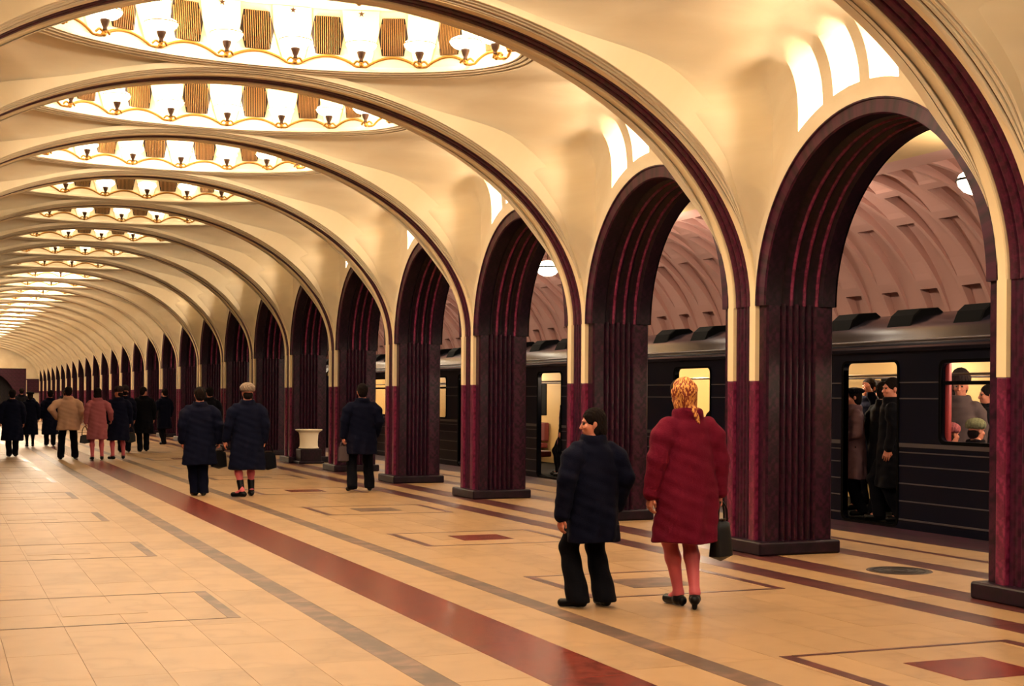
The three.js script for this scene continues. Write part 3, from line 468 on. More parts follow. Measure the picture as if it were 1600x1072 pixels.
function net(f, lo, hi, h) {
  const nx = Math.ceil((hi[0] - lo[0]) / h) + 1, ny = Math.ceil((hi[1] - lo[1]) / h) + 1, nz = Math.ceil((hi[2] - lo[2]) / h) + 1, D = new Float32Array(nx * ny * nz), at = (i, j, k) => (k * ny + j) * nx + i, B = 6;
  const act = [], slack = B * h * 1.15;
  for (let k = 0; k < nz; k += B) for (let j = 0; j < ny; j += B) for (let i = 0; i < nx; i += B) {
    const c = f(lo[0] + (i + B / 2) * h, lo[1] + (j + B / 2) * h, lo[2] + (k + B / 2) * h), skip = Math.abs(c) > slack, ke = Math.min(nz, k + B), je = Math.min(ny, j + B), ie = Math.min(nx, i + B);
    if (!skip) act.push(i, j, k);
    for (let r = k; r < ke; r++) for (let q = j; q < je; q++) { let o = at(i, q, r); for (let p = i; p < ie; p++) D[o++] = skip ? c : f(lo[0] + p * h, lo[1] + q * h, lo[2] + r * h); }
  }
  const id = new Int32Array(nx * ny * nz).fill(-1), P = [], N = [], UV = [], I = [], v = new Float32Array(8), sl = nx * ny, off = [0, 1, nx, nx + 1, sl, sl + 1, sl + nx, sl + nx + 1];
  for (let w = 0; w < act.length; w += 3) for (let k = act[w + 2]; k < Math.min(nz - 1, act[w + 2] + B); k++) for (let j = act[w + 1]; j < Math.min(ny - 1, act[w + 1] + B); j++) for (let i = act[w]; i < Math.min(nx - 1, act[w] + B); i++) {
    const o = at(i, j, k); let m = 0; for (let q = 0; q < 8; q++) { v[q] = D[o + off[q]]; if (v[q] < 0) m |= 1 << q; }
    if (m === 0 || m === 255) continue;
    let sx = 0, sy = 0, sz = 0, n = 0;
    for (const [a, b] of EDGES) if ((m >> a & 1) !== (m >> b & 1)) { const t = v[a] / (v[a] - v[b]); sx += (a & 1) + t * ((b & 1) - (a & 1)); sy += (a >> 1 & 1) + t * ((b >> 1 & 1) - (a >> 1 & 1)); sz += (a >> 2) + t * ((b >> 2) - (a >> 2)); n++; }
    id[o] = P.length / 3; const x = lo[0] + (i + sx / n) * h, y = lo[1] + (j + sy / n) * h, z = lo[2] + (k + sz / n) * h; P.push(x, y, z);
    const e = h * 0.4, c0 = f(x, y, z), gx = f(x + e, y, z) - c0, gy = f(x, y + e, z) - c0, gz = f(x, y, z + e) - c0, l = Math.hypot(gx, gy, gz) || 1; N.push(gx / l, gy / l, gz / l); UV.push(Math.atan2(x, z) * 0.25, y);
  }
  const quad = (a, b, c, d, s) => { if (a < 0 || b < 0 || c < 0 || d < 0) return; s ? I.push(a, b, c, a, c, d) : I.push(a, c, b, a, d, c); };
  for (let k = 1; k + 1 < nz; k++) for (let j = 1; j + 1 < ny; j++) for (let i = 1; i + 1 < nx; i++) {
    const s = D[at(i, j, k)] < 0;
    if (s !== D[at(i + 1, j, k)] < 0) quad(id[at(i, j - 1, k - 1)], id[at(i, j, k - 1)], id[at(i, j, k)], id[at(i, j - 1, k)], s);
    if (s !== D[at(i, j + 1, k)] < 0) quad(id[at(i - 1, j, k - 1)], id[at(i - 1, j, k)], id[at(i, j, k)], id[at(i, j, k - 1)], s);
    if (s !== D[at(i, j, k + 1)] < 0) quad(id[at(i - 1, j - 1, k)], id[at(i, j - 1, k)], id[at(i, j, k)], id[at(i - 1, j, k)], s);
  }
  const g = new THREE.BufferGeometry(); g.setAttribute('position', new THREE.Float32BufferAttribute(P, 3)); g.setAttribute('normal', new THREE.Float32BufferAttribute(N, 3)); g.setAttribute('uv', new THREE.Float32BufferAttribute(UV, 2)); g.setIndex(I); return g;
}
const EDGES = [[0, 1], [2, 3], [4, 5], [6, 7], [0, 2], [1, 3], [4, 6], [5, 7], [0, 4], [1, 5], [2, 6], [3, 7]];
const cloth = (hex, o = {}) => new THREE.MeshPhysicalMaterial({ specularIntensity: 0.25, color: hex, roughness: 0.92, bumpMap: rep(weave, 6), bumpScale: 0.002, ...o });
Object.assign(M, {
  skin: std({ color: 0xb5715a, roughness: 0.6 }), navy: cloth(0x04061a), black2: cloth(0x05050c), navy2: cloth(0x06091e), redCoat: cloth(0x5a0a22), scarf: std({ map: rep(mottled(css(0x7a2a1a), css(0xe0a050), 16, 3, n3), 4), roughness: 0.8 }), grey: cloth(0x4a3f42),
  beige: cloth(0xb08e78), pink: cloth(0x92525a), dusk: cloth(0x6a5058), leather: stone({ color: 0x070608, roughness: 0.4, specularIntensity: 0.4 }), hairDark: cloth(0x120a08), hairBrown: cloth(0x2e1a10), fur: cloth(0x8c7868, { bumpScale: 0.006 }), furDark: cloth(0x2a2022, { bumpScale: 0.006 }), furGreen: cloth(0x6d7058, { bumpScale: 0.006 }),
  stocking: std({ color: 0xb8505a, roughness: 0.6 }), eye: std({ color: 0x0a0606, roughness: 0.3 }), paper: std({ color: 0xefe6d6, roughness: 0.8 }),
});
function headField(o) {                                              // centre of the skull at the origin, looking to -z
  const male = o.male ?? true, f = U(0.03, E3([0, 0.035, 0.012], [0.076, 0.088, 0.094]), E3([0, -0.045, -0.028], [0.058, 0.07, 0.066]), C([0, -0.09, -0.055], 0.026, [0, -0.085, -0.03], 0.034));
  const nose = C([0, 0.0, -0.092], 0.009, [0, -0.036, -0.108], 0.014), brow = C([-0.035, 0.022, -0.082], 0.011, [0.035, 0.022, -0.082], 0.011), lip = C([-0.018, -0.062, -0.089], 0.0075, [0.018, -0.062, -0.089], 0.0075), lip2 = C([-0.014, -0.074, -0.087], 0.008, [0.014, -0.074, -0.087], 0.008);
  const ears = [1, -1].map(s => E3([s * 0.078, -0.005, 0.012], [0.012, 0.032, 0.02])), cheek = [1, -1].map(s => E3([s * 0.038, -0.03, -0.068], [0.024, 0.022, 0.02])), sock = [1, -1].map(s => E3([s * 0.032, 0.003, -0.094], [0.019, 0.012, 0.014]));
  return (x, y, z) => { let d = f(x, y, z); if (Math.abs(d) > 0.05) return d; d = smin(d, brow(x, y, z), 0.015); for (const c of cheek) d = smin(d, c(x, y, z), 0.02); for (const s of sock) d = smax(d, -s(x, y, z), 0.012); d = smin(d, nose(x, y, z), 0.012); d = smin(d, lip(x, y, z), 0.006); d = smin(d, lip2(x, y, z), 0.006); for (const e of ears) d = smin(d, e(x, y, z), 0.008); return d; };
}
function handField(wr, dir, side, grip) {                            // wrist, direction of the palm, thumb side (+1/-1 in x), 0 open .. 1 closed
  const d = V(...dir).normalize(), back = V(side, 0, 0).addScaledVector(d, -d.x * side).normalize(), w = V().crossVectors(d, back);   // w: across the palm
  const p = (a, b, c) => { const q = V(...wr).addScaledVector(d, a).addScaledVector(w, b).addScaledVector(back, c); return [q.x, q.y, q.z]; };
  const fs = [C(p(-0.02, 0, 0), 0.026, p(0.02, 0, 0), 0.026), C(p(0.02, -0.022, 0), 0.016, p(0.085, -0.03, 0), 0.013), C(p(0.02, 0.0, 0), 0.017, p(0.09, 0.0, 0), 0.014), C(p(0.02, 0.022, 0), 0.016, p(0.085, 0.028, 0), 0.013)];
  const palm = U(0.018, ...fs), fin = [];
  [[-0.033, 0.062], [-0.011, 0.075], [0.011, 0.07], [0.032, 0.055]].forEach(([b, l], i) => { const c = grip * 2.2 + 0.35, a0 = 0.09 - Math.abs(b) * 0.2, seg = [0.45, 0.32, 0.27]; let q = [a0, 0], ang = 0; for (let s = 0; s < 3; s++) { ang += c * [0.35, 0.4, 0.3][s]; const n = [q[0] + Math.cos(ang) * l * seg[s], q[1] - Math.sin(ang) * l * seg[s]]; fin.push(C(p(q[0], b * 1.05, q[1]), 0.0092 - s * 0.0006, p(n[0], b * 1.1, n[1]), 0.0086 - s * 0.0008)); q = n; } });
  const th = [C(p(0.02, -0.03, -0.004), 0.013, p(0.055, -0.052, -0.016), 0.011), C(p(0.055, -0.052, -0.016), 0.011, p(0.085, -0.05 + grip * 0.02, -0.03), 0.009)];
  const fingers = (x, y, z) => { let m = 1e9; for (const f of fin) m = Math.min(m, f(x, y, z)); return m; }, thumb = U(0.006, ...th);
  return (x, y, z) => smin(smin(palm(x, y, z), fingers(x, y, z), 0.006), thumb(x, y, z), 0.008);
}
// o: label, at [x, z], turn (0 walks away down the hall), H, res, feet [[x, z, lift, toe], ...] left and right, arms [[elbow, wrist], ...], head {yaw, pitch, roll}
// coat {mat, hem, rows}, lower 'trousers' | 'bare', hair {...}
function person(o) {
  const s = o.H / 1.72, r = o.res ?? 0.02, g = thing('person', o.label, 'person', [o.at[0], o.y ?? 0, o.at[1]], o.turn ?? 0, o.group), w = o.wide ?? 1, lean = o.lean ?? 0;
  const put = (name, geo, m, lab, parent = g) => part(parent, name, geo.scale(s, s, s), m, lab);
  const feet = o.feet ?? [[-0.09, 0.12, 0, -0.15], [0.09, -0.14, 0, 0.15]], hip = [[-0.095, 0.92, 0], [0.095, 0.92, 0]], sit = o.sit;
  const sh = [[-0.185 * w, 1.405, 0.01 + lean], [0.185 * w, 1.405, 0.01 + lean]];
  const arms = o.arms ?? [[[-0.245 * w, 1.13, 0.03], [-0.25 * w, 0.885, -0.03]], [[0.245 * w, 1.13, 0.03], [0.25 * w, 0.885, -0.03]]];
  const leg = feet.map((f, i) => { const h = hip[i], an = [f[0], 0.095 + f[2], f[1]], L1 = 0.44, d = Math.hypot(h[0] - an[0], h[1] - an[1], h[2] - an[2]), b = Math.sqrt(Math.max(0, L1 * L1 - d * d / 4)); return { h, k: [(h[0] + an[0]) / 2 + (f[3] ?? 0) * b * 0.3, (h[1] + an[1]) / 2, (h[2] + an[2]) / 2 - b * 0.95], a: an, toe: [f[0] + Math.sin(f[3] ?? 0) * 0.15, 0.03 + (f[2] > 0 ? f[2] * 0.1 : 0), f[1] - Math.cos(f[3] ?? 0) * 0.15] }; });
  // the body
  const hc = [o.headX ?? 0, 1.605, -0.005 + lean * 1.3], torso = (x, y, z) => E3([0, 1.22, 0.0 + lean * 0.6], [0.17 * w, 0.28, 0.115])(x, y, z);
  const bodyF = [torso, E3([0, 0.98, 0], [0.165, 0.13, 0.12]), C([0, 1.4, lean], 0.065, [hc[0] * 0.7, 1.53, lean * 1.2 + 0.01], 0.054), ...sh.flatMap((q, i) => [C([q[0] * 0.4, 1.375, lean], 0.055, [q[0] * 0.85, 1.36, q[2]], 0.042), C([q[0] * 0.85, 1.36, q[2]], 0.042, arms[i][0], 0.04), C(arms[i][0], 0.04, arms[i][1], 0.027)])];
  if (!sit) leg.forEach(l => bodyF.push(C(l.h, 0.085, l.k, 0.055), C(l.k, 0.056, [lerp(l.k[0], l.a[0], 0.35), lerp(l.k[1], l.a[1], 0.35), lerp(l.k[2], l.a[2], 0.35) + 0.012], 0.054), C([lerp(l.k[0], l.a[0], 0.35), lerp(l.k[1], l.a[1], 0.35), lerp(l.k[2], l.a[2], 0.35) + 0.012], 0.054, l.a, 0.033), C(l.a, 0.034, l.toe, 0.024)));
  const bf = U(0.035, ...bodyF), y0 = sit ? 0.8 : -0.02, body = [net(bf, [-0.5, y0, -0.55], [0.5, 1.58, 0.5], Math.max(r * 1.4, 0.018))];
  const hd = o.head ?? {}, fine = Math.max(0.005, r * 0.4), hf = rotated(headField(o), hc, hd.yaw ?? 0, hd.pitch ?? 0, hd.roll ?? 0), neck = C([0, 1.42, lean], 0.058, [hc[0], 1.56, hc[2] + 0.02], 0.052);
  body.push(net((x, y, z) => smin(hf(x, y, z), neck(x, y, z), 0.03), [hc[0] - 0.15, 1.44, hc[2] - 0.17], [hc[0] + 0.15, 1.78, hc[2] + 0.15], fine));
  arms.forEach(([el, wr], i) => { if (o.noHands) return; const dir = [wr[0] - el[0], wr[1] - el[1], wr[2] - el[2]], hfn = handField(wr, o.handDir?.[i] ?? dir, i ? 1 : -1, o.grip?.[i] ?? 0.3); body.push(net(hfn, wr.map(v => v - 0.17), wr.map(v => v + 0.17), Math.max(0.005, r * 0.4))); });
  put('body', merge(body), M.skin);
  if (hd.face) for (const q of [-1, 1]) { const e = V(q * 0.032, 0.002, -0.084).applyEuler(new THREE.Euler(hd.pitch ?? 0, hd.yaw ?? 0, hd.roll ?? 0, 'YXZ')).add(V(...hc)); put('eye', new THREE.SphereGeometry(0.0115, 10, 8).translate(e.x, e.y, e.z), M.eye); }
  // coat
  if (o.coat) {
    const c = o.coat, rows = c.rows ?? [[0.3, 0.26, 0.2], [0.8, 0.225, 0.175], [1.0, 0.205, 0.155], [1.2, 0.205, 0.15], [1.36, 0.2, 0.135], [1.44, 0.13, 0.1], [1.5, 0.085, 0.085]];
    const prof = y => { let i = 0; while (i < rows.length - 2 && y > rows[i + 1][0]) i++; const t = clamp((y - rows[i][0]) / (rows[i + 1][0] - rows[i][0])), e = t * t * (3 - 2 * t) * 0.5 + t * 0.5; return [lerp(rows[i][1], rows[i + 1][1], e) * w, lerp(rows[i][2], rows[i + 1][2], e)]; };
    const fold = c.fold ?? 0.007, ph = R0() * 9, hem = c.hem, top = c.top ?? 1.47, sl = c.sleeve ?? 1, cz = c.cz ?? 0;
    const trunk = (x, y, z) => { const [rx, rz] = prof(clamp(y, hem - 0.05, 1.5)), zc = cz + lean * clamp((y - 0.8) / 0.6), a = x / rx, b = (z - zc) / rz, q = Math.sqrt(a * a + b * b), an = Math.atan2(x, z); let d = (q - 1) * Math.min(rx, rz) * (0.75 + 0.25 * q); d += fold * sstep(1.15, hem, y) * Math.sin(an * 7 + ph + 1.5 * Math.sin(y * 5)) * 1.3 + fold * 0.5 * Math.sin(an * 3 + y * 11 + ph); d = smax(d, hem + 0.006 * Math.sin(an * 3 + ph) - y, 0.012); return smax(d, y - top, 0.03); };
    const slv = sh.map((q, i) => { const [e, wv] = arms[i]; const wr = [lerp(e[0], wv[0], 0.95), lerp(e[1], wv[1], 0.95), lerp(e[2], wv[2], 0.95)]; return U(0.03, C([q[0] * 0.9, q[1] - 0.03, q[2]], 0.07 * Math.sqrt(sl), [lerp(q[0], e[0], 0.4), lerp(q[1], e[1], 0.4), lerp(q[2], e[2], 0.4)], 0.08 * sl), C([lerp(q[0], e[0], 0.4), lerp(q[1], e[1], 0.4), lerp(q[2], e[2], 0.4)], 0.08 * sl, e, 0.069 * sl), C(e, 0.069 * sl, wr, 0.058 * sl)); });
    const wrinkle = (x, y, z) => 0.0035 * Math.sin(y * 55 + x * 20 + ph) * Math.sin(z * 23 + y * 12);
    const col = c.collar === false ? null : (x, y, z) => { const R = 0.092, yy = y - 1.468, q = Math.hypot(x / 1.05, (z - lean * 1.1 - 0.005)) - R; return Math.hypot(q, yy * 0.55) - 0.022; };
    const cf = (x, y, z) => { let d = trunk(x, y, z); for (const f of slv) d = smin(d, f(x, y, z), y > 1.22 ? 0.03 : 0.012); if (col) d = smin(d, col(x, y, z), 0.02); return d + wrinkle(x, y, z); };
    put('coat', net(cf, [-0.55, hem - 0.06, -0.5], [0.55, 1.56, 0.5], r), c.mat, c.label);
  }
  if (o.lower === 'trousers' && !sit) {
    const fs = leg.map(l => U(0.03, C(l.h, 0.105, l.k, 0.085), C(l.k, 0.083, [l.a[0], l.a[1] - 0.035, l.a[2] + 0.005], (o.bell ?? 0.075)))), tf = (x, y, z) => { let d = Math.min(fs[0](x, y, z), fs[1](x, y, z)); d += 0.004 * Math.sin(y * 30 + x * 25); return smax(d, 0.045 - y + (leg[0].a[1] - 0.095 > 0.02 ? 0 : 0), 0.01); };
    put('trousers', net(tf, [-0.5, 0, -0.6], [0.5, 1.06, 0.6], Math.max(r, 0.012)), o.trouserMat ?? M.black2);
  } else if (o.lower === 'bare' && !sit) {
    const fs = leg.map(l => U(0.03, C(l.h, 0.09, l.k, 0.06), C(l.k, 0.06, [lerp(l.k[0], l.a[0], 0.35), lerp(l.k[1], l.a[1], 0.35), lerp(l.k[2], l.a[2], 0.35) + 0.014], 0.058), C([lerp(l.k[0], l.a[0], 0.35), lerp(l.k[1], l.a[1], 0.35), lerp(l.k[2], l.a[2], 0.35) + 0.014], 0.058, l.a, 0.037), C(l.a, 0.037, l.toe, 0.026)));
    put('stockings', net((x, y, z) => Math.min(fs[0](x, y, z), fs[1](x, y, z)), [-0.5, 0, -0.6], [0.5, 1.0, 0.6], Math.max(0.01, r * 0.7)), o.legMat ?? M.stocking);
  }
  if (!sit) leg.forEach((l, i) => { const t = l.toe, a = l.a, hh = o.heel ?? 0.02, up = a[1] - 0.095, dx = t[0] - a[0], dz = t[2] - a[2], n = Math.hypot(dx, dz) || 1, bk = [a[0] - dx / n * 0.045, a[1] - 0.06, a[2] - dz / n * 0.045];
    const f = U(0.02, C([bk[0], bk[1] + 0.01, bk[2]], 0.037, [a[0], a[1] - 0.045, a[2]], 0.04), C([a[0], a[1] - 0.05, a[2]], 0.038, [t[0], t[1] + 0.008, t[2]], 0.037), o.boot ? C([a[0], a[1] - 0.03, a[2]], 0.045, [lerp(a[0], l.k[0], o.boot), lerp(a[1], l.k[1], o.boot), lerp(a[2], l.k[2], o.boot)], 0.056) : C([a[0], a[1] - 0.04, a[2]], 0.036, [a[0], a[1] - 0.01, a[2]], 0.036));
    const heel = C([bk[0], bk[1] - 0.01, bk[2]], 0.024, [bk[0], Math.max(0.018, bk[1] - 0.05), bk[2]], 0.018), sole = (x, y, z) => smax(Math.min(f(x, y, z), hh > 0.03 ? heel(x, y, z) : 9), -y + 0.002, 0.006);
    put('shoe', net(sole, [Math.min(a[0], t[0], l.k[0]) - 0.14, -0.02, Math.min(a[2], t[2]) - 0.14], [Math.max(a[0], t[0], l.k[0]) + 0.14, (o.boot ? 0.45 : 0.16) + up, Math.max(a[2], t[2]) + 0.16], Math.max(0.007, r * 0.5)), M.leather); });
  // hair and hats, in the head's own frame
  const H = o.hair ?? { type: 'short', mat: M.hairDark }, q = [];
  const hr = (f, h = fine * 1.1) => net(rotated(f, hc, hd.yaw ?? 0, hd.pitch ?? 0, hd.roll ?? 0), [hc[0] - 0.2, 1.3, hc[2] - 0.2], [hc[0] + 0.2, 1.85, hc[2] + 0.22], Math.max(h, 0.006));
  const fuzz = (x, y, z, a) => a * (Math.sin(x * 130 + y * 40) * Math.sin(z * 120 + y * 70) + 0.6 * Math.sin(x * 260 + z * 230));
  const face = E3([0, -0.035, -0.12], [0.075, 0.095, 0.085]);
  if (H.type === 'short' || H.type === 'bob') { const cap = E3([0, 0.045, 0.018], [0.09, 0.094, 0.105]), nape = H.type === 'bob' ? E3([0, -0.05, 0.045], [0.095, 0.10, 0.08]) : E3([0, -0.02, 0.05], [0.076, 0.075, 0.062]); put('hair', hr((x, y, z) => smax(smin(cap(x, y, z), nape(x, y, z), 0.03), -face(x, y, z), 0.02) + fuzz(x, y, z, 0.002)), H.mat); }
  if (H.type === 'furhat') { const cap = E3([0, 0.075, 0.012], [0.118, (H.tall ?? 0.1), 0.125]), nape = E3([0, -0.03, 0.05], [0.076, 0.07, 0.062]); put('hair', hr((x, y, z) => smax(nape(x, y, z), -face(x, y, z), 0.02)), M.hairDark); put('fur_hat', hr((x, y, z) => smax(cap(x, y, z), (H.cut ?? 0.02) - y, 0.03) + fuzz(x, y, z, 0.004)), H.mat); }
  if (H.type === 'scarf') { const cap = U(0.04, E3([0, 0.035, 0.016], [0.097, 0.103, 0.112]), E3([0, -0.07, 0.0], [0.088, 0.075, 0.09]), E3([0, -0.14, 0.02], [0.09, 0.04, 0.085])), knot = U(0.02, E3([0, -0.115, 0.095], [0.035, 0.028, 0.028]), C([0.0, -0.12, 0.1], 0.03, [0.015, -0.21, 0.13], 0.012)), fc = E3([0, -0.02, -0.13], [0.07, 0.1, 0.085]); put('headscarf', hr((x, y, z) => smax(smin(cap(x, y, z), knot(x, y, z), 0.02), -fc(x, y, z), 0.015) + 0.004 * Math.sin(x * 60 + y * 45) * Math.sin(z * 50 - y * 20)), H.mat); put('hair', hr((x, y, z) => smax(E3([0, 0.045, -0.01], [0.088, 0.09, 0.098])(x, y, z), -face(x, y, z), 0.02)), M.hairBrown); }
  if (H.type === 'beret') { const cap = E3([0, 0.085, 0.02], [0.125, 0.05, 0.13]), nape = U(0.03, E3([0, 0.03, 0.02], [0.088, 0.085, 0.1]), E3([0, -0.04, 0.05], [0.08, 0.08, 0.065])); put('hair', hr((x, y, z) => smax(nape(x, y, z), -face(x, y, z), 0.02)), M.hairDark); put('hat', hr((x, y, z) => cap(x, y, z) + fuzz(x, y, z, 0.002)), H.mat); }
  return { g, s, arms, world: (p) => { const v = V(p[0] * s, p[1] * s, p[2] * s).applyAxisAngle(V(0, 1, 0), o.turn ?? 0); return [v.x + o.at[0], v.y + (o.y ?? 0), v.z + o.at[1]]; } };
}
function handbag(label, top, w, h, d, mat, turn, strap = 0.12, group) {    // hangs from the point top
  const b = thing('handbag', label, 'bag', [top[0], top[1] - strap - h, top[2]], turn, group);
  const f = grid(24, 8, (i, j) => { const a = i / 24 * 2 * Math.PI, t = j / 8, k = j === 0 || j === 8 ? 0.0 : 1, e = 1 - 0.25 * t - 0.1 * Math.pow(1 - t, 4), c = Math.cos(a), s = Math.sin(a), p = 0.5; return [Math.sign(c) * Math.pow(Math.abs(c), p) * w / 2 * e * k, h * t, Math.sign(s) * Math.pow(Math.abs(s), p) * d / 2 * (1 - 0.6 * t) * k]; });
  part(b, 'bag_body', crease(f, 0.9), mat);
  part(b, 'strap', merge([-1, 1].map(q => tube([[-w * 0.26, h * 0.93, q * d * 0.12], [-w * 0.2, h + strap * 0.6, q * 0.012], [0, h + strap, 0], [w * 0.2, h + strap * 0.6, q * 0.012], [w * 0.26, h * 0.93, q * d * 0.12]], 0.008, 20, 6))), mat);
  part(b, 'clasp', merge([new THREE.SphereGeometry(0.012, 8, 6).translate(0, h * 0.97, d * 0.2), box(w * 0.7, 0.012, 0.03, 0, h * 0.97, 0, 0.004)]), M.bronze);
  return b;
}
const away = (st, toe = 0.15) => [[-0.09, st, st > 0.1 ? 0.035 : 0, -toe], [0.09, -st, st < -0.1 ? 0.035 : 0, toe]];
// the two in front
{
  person({ label: 'boy in bulky dark jacket looking aside, walking beside the woman in red', at: [1.2, -9.7], turn: 0.12, H: 1.5, res: 0.0105, wide: 0.98,
    feet: [[-0.13, -0.02, 0, -0.75], [0.12, 0.02, 0, 0.1]], arms: [[[-0.29, 1.14, 0.05], [-0.315, 0.80, 0.0]], [[0.30, 1.13, 0.06], [0.30, 0.86, -0.08]]], grip: [0.35, 0.5], head: { yaw: 1.15, pitch: -0.05, face: true },
    coat: { mat: M.navy, hem: 0.575, fold: 0.009, sleeve: 1.22, rows: [[0.5, 0.255, 0.19], [0.8, 0.25, 0.19], [1.0, 0.245, 0.18], [1.2, 0.235, 0.17], [1.36, 0.205, 0.145], [1.44, 0.14, 0.11], [1.5, 0.09, 0.09]] }, lower: 'trousers', bell: 0.105, trouserMat: M.black2, hair: { type: 'bob', mat: M.hairDark } });
  const wmn = person({ label: 'woman in red wool coat and patterned golden headscarf, walking away with a black handbag', at: [1.86, -9.42], turn: -0.02, H: 1.735, res: 0.0105, wide: 1.0, headX: -0.03,
    feet: [[0.0, -0.12, 0, -0.15], [0.025, 0.09, 0.03, 0.5]], arms: [[[-0.265, 1.12, 0.03], [-0.29, 0.86, -0.02]], [[0.255, 1.11, 0.03], [0.275, 0.865, 0.0]]], grip: [0.4, 0.95], head: { yaw: 0.15, roll: 0.16 },
    coat: { mat: M.redCoat, hem: 0.50, fold: 0.009, sleeve: 1.12, rows: [[0.45, 0.26, 0.195], [0.8, 0.245, 0.19], [1.0, 0.23, 0.175], [1.2, 0.21, 0.16], [1.36, 0.18, 0.135], [1.44, 0.12, 0.105], [1.5, 0.085, 0.09]] }, lower: 'bare', heel: 0.05, hair: { type: 'scarf', mat: M.scarf } });
  const hnd = wmn.world([0.285, 0.78, 0.0]); handbag('black leather handbag hanging from the hand of the woman in red', [hnd[0] + 0.0, hnd[1] + 0.02, hnd[2] + 0.02], 0.26, 0.33, 0.12, M.leather, 0.5, 0.13, null);
}
// walkers in the middle of the hall
{
  const a = person({ label: 'man in knee-length navy coat with black bag beside the pale fur-hatted woman', at: [0.42, -22.4], turn: 0.05, H: 1.7, res: 0.018, wide: 1.12, feet: [[-0.05, -0.06, 0, -0.1], [0.06, 0.05, 0, 0.1]], arms: [[[-0.27, 1.13, 0.02], [-0.26, 0.87, -0.05]], [[0.29, 1.13, 0.05], [0.31, 0.87, 0.0]]], grip: [0.4, 0.9],
    coat: { mat: M.navy2, hem: 0.50, sleeve: 1.15 }, lower: 'trousers', trouserMat: M.navy, bell: 0.08, hair: { type: 'short', mat: M.hairDark } });
  const h = a.world([0.315, 0.78, 0]); handbag('black briefcase-like bag held by the man in the knee-length navy coat', [h[0], h[1] + 0.03, h[2]], 0.28, 0.30, 0.12, M.leather, 0.2, 0.08);
  const b = person({ label: 'woman in long navy coat and pale fur hat with pink stockings and short dark boots', at: [1.1, -22.05], turn: 0.05, H: 1.74, res: 0.018, wide: 1.08, feet: [[-0.1, 0.1, 0.0, -0.9], [0.1, -0.1, 0, 0.1]], arms: [[[-0.28, 1.13, 0.0], [-0.32, 0.88, -0.06]], [[0.27, 1.13, 0.05], [0.27, 0.87, 0.0]]], grip: [0.3, 0.9],
    coat: { mat: M.navy2, hem: 0.42, sleeve: 1.1, rows: [[0.38, 0.27, 0.2], [0.8, 0.24, 0.18], [1.0, 0.215, 0.16], [1.2, 0.21, 0.155], [1.36, 0.2, 0.14], [1.44, 0.13, 0.1], [1.5, 0.09, 0.09]] }, lower: 'bare', boot: 0.35, heel: 0.04, hair: { type: 'furhat', mat: M.fur, tall: 0.095 } });
  const h2 = b.world([0.28, 0.78, 0]); handbag('soft dark shopping bag hanging beside the pale fur-hatted woman', [h2[0] + 0.06, h2[1] + 0.02, h2[2] - 0.02], 0.30, 0.30, 0.14, M.black2, 0.2, 0.1);
  person({ label: 'man in dark coat walking just past the pale fur-hatted woman, nearer the piers', at: [2.75, -34.5], turn: 0.1, H: 1.76, res: 0.026, coat: { mat: M.black2, hem: 0.55 }, lower: 'trousers', hair: { type: 'short', mat: M.hairDark } });
  person({ label: 'person in dark coat mostly hidden beyond the man with the black bag', at: [1.35, -39.5], turn: -0.1, H: 1.78, res: 0.026, feet: away(-0.14), coat: { mat: M.navy, hem: 0.5 }, lower: 'trousers', hair: { type: 'furhat', mat: M.furDark } });
  const p = person({ label: 'man in dark jacket walking alone by the piers with a grey net bag', at: [3.16, -22.7], turn: -0.1, H: 1.78, res: 0.018, wide: 1.1, feet: [[-0.17, 0.1, 0.03, -0.3], [0.15, -0.1, 0, 0.2]], arms: [[[-0.28, 1.14, 0.03], [-0.30, 0.88, 0.0]], [[0.27, 1.14, 0.05], [0.24, 0.9, -0.1]]], grip: [0.8, 0.4], coat: { mat: M.navy, hem: 0.60, sleeve: 1.1 }, lower: 'trousers', bell: 0.085, hair: { type: 'short', mat: M.hairDark } });
  const h3 = p.world([-0.3, 0.79, 0]); handbag('grey net bag held by the man walking alone', [h3[0], h3[1] + 0.02, h3[2]], 0.2, 0.30, 0.12, M.grey, 0.1, 0.06);
}
